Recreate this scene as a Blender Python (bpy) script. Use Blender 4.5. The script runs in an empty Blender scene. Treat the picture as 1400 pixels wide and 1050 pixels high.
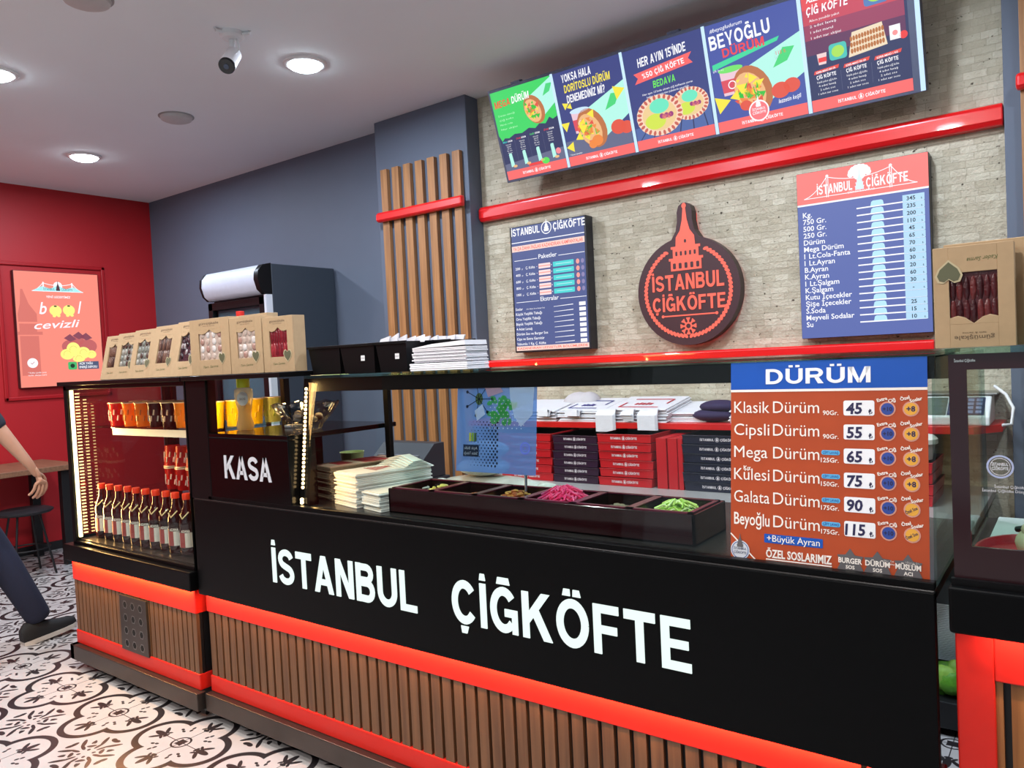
import bpy, math, random
from math import sin, cos, pi, radians, atan2, hypot
from mathutils import Vector, Matrix, Euler

random.seed(7)
SC = bpy.context.scene
COL = SC.collection

# ------------------------------------------------------------------ camera
cam_data = bpy.data.cameras.new('camera')
cam_data.sensor_fit = 'HORIZONTAL'
cam_data.sensor_width = 36.0
cam_data.lens = 36.0 * 1047.185 / 1400.0
cam_data.clip_start = 0.05
cam = bpy.data.objects.new('camera', cam_data)
COL.objects.link(cam)
_y, _p, _r = radians(36.7305), radians(-1.8959), radians(-2.7858)
_fw = Vector((-sin(_y) * cos(_p), cos(_y) * cos(_p), sin(_p)))
_r0 = Vector((cos(_y), sin(_y), 0)); _u0 = _r0.cross(_fw)
_rt = _r0 * cos(_r) + _u0 * sin(_r); _up = -_r0 * sin(_r) + _u0 * cos(_r)
cam.matrix_world = Matrix(((_rt.x, _up.x, -_fw.x, 0.0), (_rt.y, _up.y, -_fw.y, 0.0),
                           (_rt.z, _up.z, -_fw.z, 1.4), (0, 0, 0, 1)))
SC.camera = cam

# ------------------------------------------------------------------ exposure, world
SC.view_settings.view_transform = 'Standard'
SC.view_settings.look = 'None'
SC.view_settings.gamma = 1.0
SC.view_settings.use_curve_mapping = False
SC.view_settings.exposure = 0.14
W = bpy.data.worlds.new('daylight'); SC.world = W; W.use_nodes = True
W.node_tree.nodes['Background'].inputs[0].default_value = (0.78, 0.86, 1.0, 1)
W.node_tree.nodes['Background'].inputs[1].default_value = 0.25
LAMP_W = 25.0        # every ceiling downlight
DAY_W = 14.0         # added area lamp standing in for daylight at the unseen shop window

# ------------------------------------------------------------------ colours and materials
def lin(c):
    o = []
    for v in c:
        v = v / 255.0
        o.append(v / 12.92 if v <= 0.04045 else ((v + 0.055) / 1.055) ** 2.4)
    return tuple(o)

_mats = {}
def new_mat(name):
    m = bpy.data.materials.new(name); m.use_nodes = True
    nt = m.node_tree
    return m, nt, nt.nodes['Principled BSDF']

def mat(name, rgb, rough=0.5, metal=0.0, var=0.06, scale=30.0, spec=0.5, bump=0.0, coat=0.0):
    """plain painted / plastic / paper surface with a faint procedural mottling"""
    if name in _mats: return _mats[name]
    m, nt, b = new_mat(name)
    c = lin(rgb)
    n = nt.nodes.new('ShaderNodeTexNoise'); n.inputs['Scale'].default_value = scale; n.inputs['Detail'].default_value = 3
    tc = nt.nodes.new('ShaderNodeTexCoord'); nt.links.new(tc.outputs['Object'], n.inputs['Vector'])
    mx = nt.nodes.new('ShaderNodeMix'); mx.data_type = 'RGBA'
    mx.inputs[6].default_value = (*[v * (1 - var) for v in c], 1)
    mx.inputs[7].default_value = (*[min(1, v * (1 + var)) for v in c], 1)
    nt.links.new(n.outputs[0], mx.inputs[0]); nt.links.new(mx.outputs[2], b.inputs['Base Color'])
    b.inputs['Roughness'].default_value = rough; b.inputs['Metallic'].default_value = metal
    b.inputs['Specular IOR Level'].default_value = spec
    b.inputs['Coat Weight'].default_value = coat
    if bump:
        bp = nt.nodes.new('ShaderNodeBump'); bp.inputs['Strength'].default_value = bump; bp.inputs['Distance'].default_value = 0.01
        nt.links.new(n.outputs[0], bp.inputs['Height']); nt.links.new(bp.outputs[0], b.inputs['Normal'])
    _mats[name] = m
    return m

def lit(rgb, strength=1.0):
    """backlit print, lamp or screen: it gives off its own light"""
    k = 'lit_%d_%d_%d_%g' % (*rgb, strength)
    if k in _mats: return _mats[k]
    m, nt, b = new_mat(k)
    b.inputs['Base Color'].default_value = (0.02, 0.02, 0.02, 1)
    b.inputs['Roughness'].default_value = 0.35
    b.inputs['Specular IOR Level'].default_value = 0.3
    b.inputs['Emission Color'].default_value = (*lin(rgb), 1)
    b.inputs['Emission Strength'].default_value = strength
    _mats[k] = m
    return m

def ink(rgb, rough=0.45):
    return mat('ink_%d_%d_%d' % rgb, rgb, rough=rough, var=0.03)

def glass(name, tint=(246, 250, 249), ior=1.45, refl=1.0, k0=0.4, k1=0.32):
    if name in _mats: return _mats[name]
    m, nt, b = new_mat(name); nt.nodes.remove(b)
    out = nt.nodes['Material Output']
    t = nt.nodes.new('ShaderNodeBsdfTransparent'); t.inputs[0].default_value = (*lin(tint), 1)
    g = nt.nodes.new('ShaderNodeBsdfGlossy'); g.inputs['Roughness'].default_value = 0.0
    g.inputs[0].default_value = (refl, refl, refl, 1)
    # Schlick reflectance, the same from either side of the pane
    geo = nt.nodes.new('ShaderNodeNewGeometry'); dt = nt.nodes.new('ShaderNodeVectorMath'); dt.operation = 'DOT_PRODUCT'
    nt.links.new(geo.outputs['Normal'], dt.inputs[0]); nt.links.new(geo.outputs['Incoming'], dt.inputs[1])
    X.nt = nt; f0 = ((ior - 1) / (ior + 1)) ** 2
    f = X.op('POWER', X.op('SUBTRACT', 1.0, X(dt.outputs['Value']).abs()), 5.0) * (1 - f0) * k1 + f0 * k0
    mx = nt.nodes.new('ShaderNodeMixShader')
    nt.links.new(f.v, mx.inputs[0]); nt.links.new(t.outputs[0], mx.inputs[1]); nt.links.new(g.outputs[0], mx.inputs[2])
    nt.links.new(mx.outputs[0], out.inputs[0])
    _mats[name] = m
    return m

def translucent(name, rgb, mixf=0.5, clear=0.0, rough=0.25):
    """thin plastic or liquid that lets light through"""
    if name in _mats: return _mats[name]
    m, nt, b = new_mat(name)
    out = nt.nodes['Material Output']; c = (*lin(rgb), 1)
    b.inputs['Base Color'].default_value = c; b.inputs['Roughness'].default_value = rough
    t = nt.nodes.new('ShaderNodeBsdfTranslucent'); t.inputs[0].default_value = c
    mx = nt.nodes.new('ShaderNodeMixShader'); mx.inputs[0].default_value = mixf
    nt.links.new(b.outputs[0], mx.inputs[1]); nt.links.new(t.outputs[0], mx.inputs[2])
    last = mx
    if clear > 0:
        tr = nt.nodes.new('ShaderNodeBsdfTransparent'); tr.inputs[0].default_value = (*[0.4 + 0.6 * v for v in lin(rgb)], 1)
        m2 = nt.nodes.new('ShaderNodeMixShader'); m2.inputs[0].default_value = clear
        nt.links.new(mx.outputs[0], m2.inputs[1]); nt.links.new(tr.outputs[0], m2.inputs[2]); last = m2
    nt.links.new(last.outputs[0], out.inputs[0])
    _mats[name] = m
    return m

class X:
    """tiny arithmetic on shader sockets"""
    nt = None
    def __init__(s, v): s.v = v
    @staticmethod
    def op(o, *a):
        n = X.nt.nodes.new('ShaderNodeMath'); n.operation = o
        for i, q in enumerate(a):
            q = q.v if isinstance(q, X) else q
            if isinstance(q, (int, float)): n.inputs[i].default_value = q
            else: X.nt.links.new(q, n.inputs[i])
        return X(n.outputs[0])
    def __add__(s, o): return X.op('ADD', s, o)
    def __sub__(s, o): return X.op('SUBTRACT', s, o)
    def __mul__(s, o): return X.op('MULTIPLY', s, o)
    def __truediv__(s, o): return X.op('DIVIDE', s, o)
    def lt(s, o): return X.op('LESS_THAN', s, o)
    def abs(s): return X.op('ABSOLUTE', s)
    def max(s, o): return X.op('MAXIMUM', s, o)
    def min(s, o): return X.op('MINIMUM', s, o)
def xhyp(a, b): return X.op('SQRT', a * a + b * b)
def xell(a, b, ca, cb, ra, rb, ang=0.0):
    """1 inside a rotated ellipse"""
    da, db = a - ca, b - cb
    c, s = cos(ang), sin(ang)
    p = (da * c + db * s) / ra; q = (db * c - da * s) / rb
    return (p * p + q * q).lt(1.0)

def tile_material():
    m, nt, b = new_mat('patterned_cement_tile'); X.nt = nt
    tc = nt.nodes.new('ShaderNodeTexCoord'); sp = nt.nodes.new('ShaderNodeSeparateXYZ')
    nt.links.new(tc.outputs['Object'], sp.inputs[0])
    P = 0.48
    def cell(s, off): return (X.op('FRACT', (X(s) - off) / P) - 0.5) * P
    px = cell(sp.outputs[0], -3.744 - P / 2); py = cell(sp.outputs[1], 1.512 - P / 2)
    ax, ay = px.abs(), py.abs()
    a, c = ax.max(ay), ax.min(ay)
    pat = ((xhyp(a - 0.113, c) - 0.108).abs()).lt(0.0128)            # thick quatrefoil outline
    pat = pat.max(((xhyp(a, c * 1.0) - 0.036).abs()).lt(0.004))       # small middle ring
    pat = pat.max(c.lt(0.0018) * a.lt(0.11))                          # thin cross lines
    pat = pat.max(xell(a, c, 0.142, 0.0, 0.036, 0.013))               # fleur-de-lis: middle petal
    pat = pat.max(xell(a, c, 0.138, 0.026, 0.027, 0.008, 0.75))       # side petals
    pat = pat.max(xell(a, c, 0.113, 0.019, 0.013, 0.006, -0.6))
    pat = pat.max(xell(a, c, 0.106, 0.0, 0.008, 0.014))
    pat = pat.max(xell(a, c, 0.075, 0.055, 0.009, 0.006, 0.2))        # pairs of dots
    pat = pat.max(xell(a, c, 0.092, 0.062, 0.009, 0.006, 0.2))
    u, v = a - 0.24, c - 0.24                                         # corner vines
    pat = pat.max(xell(u, v, -0.032, -0.085, 0.034, 0.0085, 0.9))
    pat = pat.max(xell(u, v, -0.062, -0.062, 0.016, 0.008, 0.4))
    pat = pat.max(xell(u, v, -0.04, -0.035, 0.022, 0.009, 2.2))
    pat = pat.max(xell(u, v, -0.014, -0.052, 0.02, 0.007, 1.3))
    pat = pat.max(xell(u, v, -0.008, -0.11, 0.018, 0.010, 0.2))
    pat = pat.max(xell(u, v, -0.02, -0.018, 0.008, 0.008))
    grout = (a - 0.24).abs().lt(0.0016)
    n = nt.nodes.new('ShaderNodeTexNoise'); n.inputs['Scale'].default_value = 9; n.inputs['Detail'].default_value = 4
    nt.links.new(tc.outputs['Object'], n.inputs['Vector'])
    base = nt.nodes.new('ShaderNodeMix'); base.data_type = 'RGBA'
    base.inputs[6].default_value = (*lin((174, 171, 169)), 1); base.inputs[7].default_value = (*lin((190, 187, 184)), 1)
    nt.links.new(n.outputs[0], base.inputs[0])
    m1 = nt.nodes.new('ShaderNodeMix'); m1.data_type = 'RGBA'; m1.inputs[7].default_value = (*lin((186, 180, 178)), 1)
    nt.links.new(grout.v, m1.inputs[0]); nt.links.new(base.outputs[2], m1.inputs[6])
    m2 = nt.nodes.new('ShaderNodeMix'); m2.data_type = 'RGBA'; m2.inputs[7].default_value = (*lin((42, 38, 40)), 1)
    nt.links.new(pat.v, m2.inputs[0]); nt.links.new(m1.outputs[2], m2.inputs[6])
    nt.links.new(m2.outputs[2], b.inputs['Base Color'])
    b.inputs['Roughness'].default_value = 0.32
    return m

def stone_material():
    m, nt, b = new_mat('split_face_travertine')
    tc = nt.nodes.new('ShaderNodeTexCoord'); sp = nt.nodes.new('ShaderNodeSeparateXYZ'); cb = nt.nodes.new('ShaderNodeCombineXYZ')
    nt.links.new(tc.outputs['Object'], sp.inputs[0])
    nt.links.new(sp.outputs[0], cb.inputs[0]); nt.links.new(sp.outputs[2], cb.inputs[1])
    def brick(w, h, off, c1, c2, mo):
        k = nt.nodes.new('ShaderNodeTexBrick'); k.offset = off; k.offset_frequency = 2; k.squash = 0.72; k.squash_frequency = 3
        k.inputs['Scale'].default_value = 1.0; k.inputs['Brick Width'].default_value = w; k.inputs['Row Height'].default_value = h
        k.inputs['Mortar Size'].default_value = 0.0009; k.inputs['Mortar Smooth'].default_value = 0.2; k.inputs['Bias'].default_value = 0.0
        k.inputs['Color1'].default_value = (*lin(c1), 1); k.inputs['Color2'].default_value = (*lin(c2), 1); k.inputs['Mortar'].default_value = (*lin(mo), 1)
        nt.links.new(cb.outputs[0], k.inputs['Vector']); return k
    k1 = brick(0.086, 0.030, 0.37, (206, 196, 174), (182, 171, 148), (180, 169, 146))
    n1 = nt.nodes.new('ShaderNodeTexNoise'); n1.inputs['Scale'].default_value = 14; n1.inputs['Detail'].default_value = 6; n1.inputs['Roughness'].default_value = 0.65
    n2 = nt.nodes.new('ShaderNodeTexNoise'); n2.inputs['Scale'].default_value = 70; n2.inputs['Detail'].default_value = 4
    n3 = nt.nodes.new('ShaderNodeTexNoise'); n3.inputs['Scale'].default_value = 45; n3.inputs['Detail'].default_value = 2
    for n in (n1, n2, n3): nt.links.new(tc.outputs['Object'], n.inputs['Vector'])
    mul = nt.nodes.new('ShaderNodeMix'); mul.data_type = 'RGBA'; mul.blend_type = 'OVERLAY'; mul.inputs[0].default_value = 0.28
    nt.links.new(k1.outputs['Color'], mul.inputs[6]); nt.links.new(n1.outputs[0], mul.inputs[7])
    # pits: small dark holes with a shape of their own
    rmp = nt.nodes.new('ShaderNodeMapRange'); rmp.inputs[1].default_value = 0.69; rmp.inputs[2].default_value = 0.74
    nt.links.new(n3.outputs[0], rmp.inputs[0])
    pit = nt.nodes.new('ShaderNodeMix'); pit.data_type = 'RGBA'; pit.inputs[7].default_value = (*lin((96, 86, 74)), 1)
    nt.links.new(rmp.outputs[0], pit.inputs[0]); nt.links.new(mul.outputs[2], pit.inputs[6])
    nt.links.new(pit.outputs[2], b.inputs['Base Color'])
    bw = nt.nodes.new('ShaderNodeRGBToBW'); nt.links.new(k1.outputs['Color'], bw.inputs[0])
    X.nt = nt
    h = X(bw.outputs[0]) * 2.2 + X(n1.outputs[0]) * 1.1 + X(n2.outputs[0]) * 0.35 - X(k1.outputs['Fac']) * 0.7 - X(rmp.outputs[0]) * 0.5
    bp = nt.nodes.new('ShaderNodeBump'); bp.inputs['Strength'].default_value = 0.75; bp.inputs['Distance'].default_value = 0.02
    nt.links.new(h.v, bp.inputs['Height']); nt.links.new(bp.outputs[0], b.inputs['Normal'])
    b.inputs['Roughness'].default_value = 0.9; b.inputs['Specular IOR Level'].default_value = 0.2
    return m

def wood_material(name, c1, c2, rough=0.45, vert=True):
    m, nt, b = new_mat(name)
    tc = nt.nodes.new('ShaderNodeTexCoord'); mp = nt.nodes.new('ShaderNodeMapping')
    mp.inputs['Scale'].default_value = (60, 60, 2.5) if vert else (3, 60, 60)
    n = nt.nodes.new('ShaderNodeTexNoise'); n.inputs['Scale'].default_value = 1.0; n.inputs['Detail'].default_value = 5
    nt.links.new(tc.outputs['Object'], mp.inputs[0]); nt.links.new(mp.outputs[0], n.inputs['Vector'])
    r = nt.nodes.new('ShaderNodeMapRange'); r.inputs[1].default_value = 0.3; r.inputs[2].default_value = 0.7
    nt.links.new(n.outputs[0], r.inputs[0])
    mx = nt.nodes.new('ShaderNodeMix'); mx.data_type = 'RGBA'
    mx.inputs[6].default_value = (*lin(c1), 1); mx.inputs[7].default_value = (*lin(c2), 1)
    nt.links.new(r.outputs[0], mx.inputs[0]); nt.links.new(mx.outputs[2], b.inputs['Base Color'])
    b.inputs['Roughness'].default_value = rough
    return m

# ------------------------------------------------------------------ mesh builder
class M:
    def __init__(s, *mats): s.v = []; s.f = []; s.m = []; s.mats = list(mats)
    def mi(s, m):
        if m is None: return 0
        if isinstance(m, int): return m
        if m not in s.mats: s.mats.append(m)
        return s.mats.index(m)
    def add(s, vs, fs, m=None):
        o = len(s.v); k = s.mi(m)
        s.v.extend([tuple(v) for v in vs]); s.f.extend([tuple(i + o for i in f) for f in fs]); s.m.extend([k] * len(fs))
        return s
    def box(s, x0, x1, y0, y1, z0, z1, m=None, T=None):
        vs = [Vector((x, y, z)) for z in (z0, z1) for y in (y0, y1) for x in (x0, x1)]
        if T is not None: vs = [T @ v for v in vs]
        return s.add(vs, [(0, 2, 3, 1), (4, 5, 7, 6), (0, 1, 5, 4), (2, 6, 7, 3), (0, 4, 6, 2), (1, 3, 7, 5)], m)
    def prism(s, poly, d0, d1, m=None, axis='y', T=None, side=None):
        """2-D outline extruded along axis; 'y': (x,z), 'x': (y,z), 'z': (x,y)"""
        def P(p, d): return {'y': (p[0], d, p[1]), 'x': (d, p[0], p[1]), 'z': (p[0], p[1], d)}[axis]
        n = len(poly)
        vs = [Vector(P(p, d)) for d in (d0, d1) for p in poly]
        if T is not None: vs = [T @ v for v in vs]
        s.add(vs, [tuple(range(n)), tuple(range(2 * n - 1, n - 1, -1))], m)
        o = len(s.v) - 2 * n; k = s.mi(side if side is not None else m)
        for i in range(n):
            j = (i + 1) % n
            s.f.append((o + i, o + n + i, o + n + j, o + j)); s.m.append(k)
        return s
    def lathe(s, prof, cx=0, cy=0, z=0, seg=24, m=None, T=None):
        vs, fs = [], []
        for (r, h) in prof:
            for i in range(seg):
                a = 2 * pi * i / seg; vs.append(Vector((cx + r * cos(a), cy + r * sin(a), z + h)))
        for j in range(len(prof) - 1):
            for i in range(seg):
                k = (i + 1) % seg
                fs.append((j * seg + i, j * seg + k, (j + 1) * seg + k, (j + 1) * seg + i))
        fs.append(tuple(reversed(range(seg)))); fs.append(tuple(range((len(prof) - 1) * seg, len(prof) * seg)))
        if T is not None: vs = [T @ v for v in vs]
        return s.add(vs, fs, m)
    def tube(s, pts, r, seg=8, m=None, close=False):
        pts = [Vector(p) for p in pts]; n = len(pts); vs, fs = [], []
        rr = r if isinstance(r, (list, tuple)) else [r] * n
        for i, p in enumerate(pts):
            if close: t = pts[(i + 1) % n] - pts[i - 1]
            else: t = pts[min(i + 1, n - 1)] - pts[max(i - 1, 0)]
            t.normalize()
            a = t.cross(Vector((0, 0, 1)) if abs(t.z) < 0.9 else Vector((1, 0, 0))).normalized(); b = t.cross(a)
            for k in range(seg):
                q = 2 * pi * k / seg; vs.append(p + (a * cos(q) + b * sin(q)) * rr[i])
        for i in range(n if close else n - 1):
            j = (i + 1) % n
            for k in range(seg):
                l = (k + 1) % seg; fs.append((i * seg + k, i * seg + l, j * seg + l, j * seg + k))
        if not close: fs.append(tuple(reversed(range(seg)))); fs.append(tuple(range((n - 1) * seg, n * seg)))
        return s.add(vs, fs, m)
    def ball(s, c, r, m=None, seg=10, ring=6, sq=(1, 1, 1)):
        pr = [(max(1e-4, r * sin(pi * i / ring)), -r * cos(pi * i / ring)) for i in range(ring + 1)]
        T = Matrix.Translation(c) @ Matrix.Diagonal((*sq, 1))
        return s.lathe(pr, seg=seg, m=m, T=T)
    # ---- flat print on a board: x right, z up, facing -y; l = layer
    xmax = None
    def p(s, pts, m, l=1, y0=0.0):
        if s.xmax is not None and max(q[0] for q in pts) > s.xmax:      # trim the print at the sheet's edge
            c, out = s.xmax, []
            for (ax, az), (bx, bz) in zip(pts, list(pts[1:]) + [pts[0]]):
                if ax <= c: out.append((ax, az))
                if (ax <= c) != (bx <= c): t = (c - ax) / (bx - ax); out.append((c, az + (bz - az) * t))
            pts = out
            if len(pts) < 3: return s
        y = y0 - 0.0004 * l
        return s.add([(x, y, z) for x, z in pts], [tuple(range(len(pts)))], m)
    def r(s, x0, x1, z0, z1, m, l=1, y0=0.0): return s.p([(x0, z0), (x1, z0), (x1, z1), (x0, z1)], m, l, y0)
    def rr(s, x0, x1, z0, z1, q, m, l=1, y0=0.0):
        pts = []
        for cx, cz, a0 in ((x1 - q, z0 + q, -90), (x1 - q, z1 - q, 0), (x0 + q, z1 - q, 90), (x0 + q, z0 + q, 180)):
            for k in range(4):
                a = radians(a0 + 30 * k); pts.append((cx + q * cos(a), cz + q * sin(a)))
        return s.p(pts, m, l, y0)
    def d(s, x, z, rx, m, l=1, rz=None, seg=20, y0=0.0, rot=0.0):
        rz = rx if rz is None else rz; pts = []
        for i in range(seg):
            a = 2 * pi * i / seg; u, v = rx * cos(a), rz * sin(a)
            pts.append((x + u * cos(rot) - v * sin(rot), z + u * sin(rot) + v * cos(rot)))
        return s.p(pts, m, l, y0)
    def ring(s, x, z, r1, r2, m, l=1, a0=0, a1=360, seg=32, y0=0.0):
        y = y0 - 0.0004 * l; vs = []; fs = []
        for i in range(seg + 1):
            a = radians(a0 + (a1 - a0) * i / seg)
            vs += [(x + r1 * cos(a), y, z + r1 * sin(a)), (x + r2 * cos(a), y, z + r2 * sin(a))]
        for i in range(seg): fs.append((2 * i, 2 * i + 1, 2 * i + 3, 2 * i + 2))
        return s.add(vs, fs, m)
    def line(s, pts, w, m, l=1, y0=0.0):
        for (x0, z0), (x1, z1) in zip(pts, pts[1:]):
            L = hypot(x1 - x0, z1 - z0) or 1; nx, nz = -(z1 - z0) / L * w / 2, (x1 - x0) / L * w / 2
            s.p([(x0 - nx, z0 - nz), (x1 - nx, z1 - nz), (x1 + nx, z1 + nz), (x0 + nx, z0 + nz)], m, l, y0)
        return s
    def text(s, t, x, z, h, m, al='l', w=None, bold=0.0, sh=0.0, rot=0.0, l=2, y0=0.0, ext=0.0, mirror=False, maxw=None, res=2, arc=0.0):
        """lettering with cap height h; x,z is the baseline start / middle / end"""
        cu = bpy.data.curves.new('lettering', 'FONT'); cu.body = t; cu.resolution_u = res; cu.offset = bold; cu.shear = sh
        k = h / 0.682
        if ext: cu.extrude = ext / k
        ob = bpy.data.objects.new('lettering', cu); me = ob.to_mesh()
        vs = [v.co.copy() for v in me.vertices]; fs = [tuple(q.vertices) for q in me.polygons]
        ob.to_mesh_clear(); bpy.data.objects.remove(ob); bpy.data.curves.remove(cu)
        if not vs: return s
        x0 = min(v.x for v in vs); x1 = max(v.x for v in vs); W_ = (x1 - x0) * k
        kx = k
        if w: kx = k * w / W_
        elif maxw and W_ > maxw: kx = k * maxw / W_
        W_ = (x1 - x0) * kx
        ox = {'l': 0, 'c': -W_ / 2, 'r': -W_}[al]
        y = y0 - 0.0004 * l; c, sn = cos(rot), sin(rot); out = []
        for v in vs:
            a, b_ = (v.x - x0) * kx + ox, v.y * k
            if arc: b_ += arc * (1 - (2 * a / W_) ** 2)
            if mirror: a = -a
            out.append((x + a * c - b_ * sn, y - (v.z * k + ext if ext else 0), z + a * sn + b_ * c))
        # reading side faces -y
        if mirror: fs = [tuple(reversed(f)) for f in fs]
        return s.add(out, fs, m)
    def letters(s, t, x, z, h, w, m, y0=0.0, ext=.003, gap=.13, rot=0.0, al='l', sh=0.0):
        """bold grotesque capitals cut from flat stock; w = total width"""
        adv = sum(GLYPH_W[c] for c in t) + gap * (len(t) - 1); k = w / adv
        u = {'l': 0.0, 'c': -adv / 2, 'r': -adv}[al]; cr, sr = cos(rot), sin(rot)
        for c in t:
            for poly in glyph(c):
                q = [((u + a) * k + sh * b_ * h, b_ * h) for a, b_ in poly]
                s.prism([(x + a * cr - b_ * sr, z + a * sr + b_ * cr) for a, b_ in q], y0 - ext, y0, m)
            u += GLYPH_W[c] + gap
        return s
    def build(s, name, parent=None, world=False, smooth=None, bevel=0.0, seg=2, **kw):
        me = bpy.data.meshes.new(name); vs = s.v
        if world and parent is not None:
            o = parent.location; vs = [(v[0] - o.x, v[1] - o.y, v[2] - o.z) for v in vs]
        me.from_pydata([tuple(v) for v in vs], [], s.f)
        for q in s.mats: me.materials.append(q)
        if len(s.mats) > 1: me.polygons.foreach_set('material_index', s.m)
        me.update()
        if smooth:
            me.polygons.foreach_set('use_smooth', [True] * len(me.polygons)); me.set_sharp_from_angle(angle=radians(smooth))
        ob = bpy.data.objects.new(name, me); COL.objects.link(ob); ob.parent = parent
        if bevel:
            q = ob.modifiers.new('bevel', 'BEVEL'); q.width = bevel; q.segments = seg; q.limit_method = 'ANGLE'; q.angle_limit = radians(40)
        for k_, v_ in kw.items(): ob[k_] = v_
        return ob

SW = .19
GLYPH_W = {'\u0130': .19, 'I': .19, 'S': .76, 'T': .74, 'A': .86, 'N': .76, 'B': .76, 'U': .76, 'L': .62, '\u00c7': .80, 'C': .80, '\u011e': .84, 'G': .84, 'K': .84, '\u00d6': .86, 'O': .86, 'F': .64, 'E': .66, ' ': .3, 'D': .80, 'R': .80, '\u00dc': .78, 'M': .94, 'H': .76, 'Y': .80, 'Z': .70, 'V': .80, '1': .42, '5': .70, '0': .72, '%': .80, "'": .18, '?': .62}
def band(pts, w=SW):
    """quads along a centre line"""
    out = []; n = len(pts); nrm = []
    for i in range(n):
        a, b = pts[max(i - 1, 0)], pts[min(i + 1, n - 1)]; L = hypot(b[0] - a[0], b[1] - a[1]); nrm.append((-(b[1] - a[1]) / L * w / 2, (b[0] - a[0]) / L * w / 2))
    for i in range(n - 1):
        (x0, z0), (x1, z1), (a0, c0), (a1, c1) = pts[i], pts[i + 1], nrm[i], nrm[i + 1]
        out.append([(x0 - a0, z0 - c0), (x1 - a1, z1 - c1), (x1 + a1, z1 + c1), (x0 + a0, z0 + c0)])
    return out
def arc(cx, cz, rx, rz, a0, a1, n=18): return [(cx + rx * cos(radians(a0 + (a1 - a0) * i / n)), cz + rz * sin(radians(a0 + (a1 - a0) * i / n))) for i in range(n + 1)]
def rect(x0, x1, z0, z1): return [(x0, z0), (x1, z0), (x1, z1), (x0, z1)]
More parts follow.
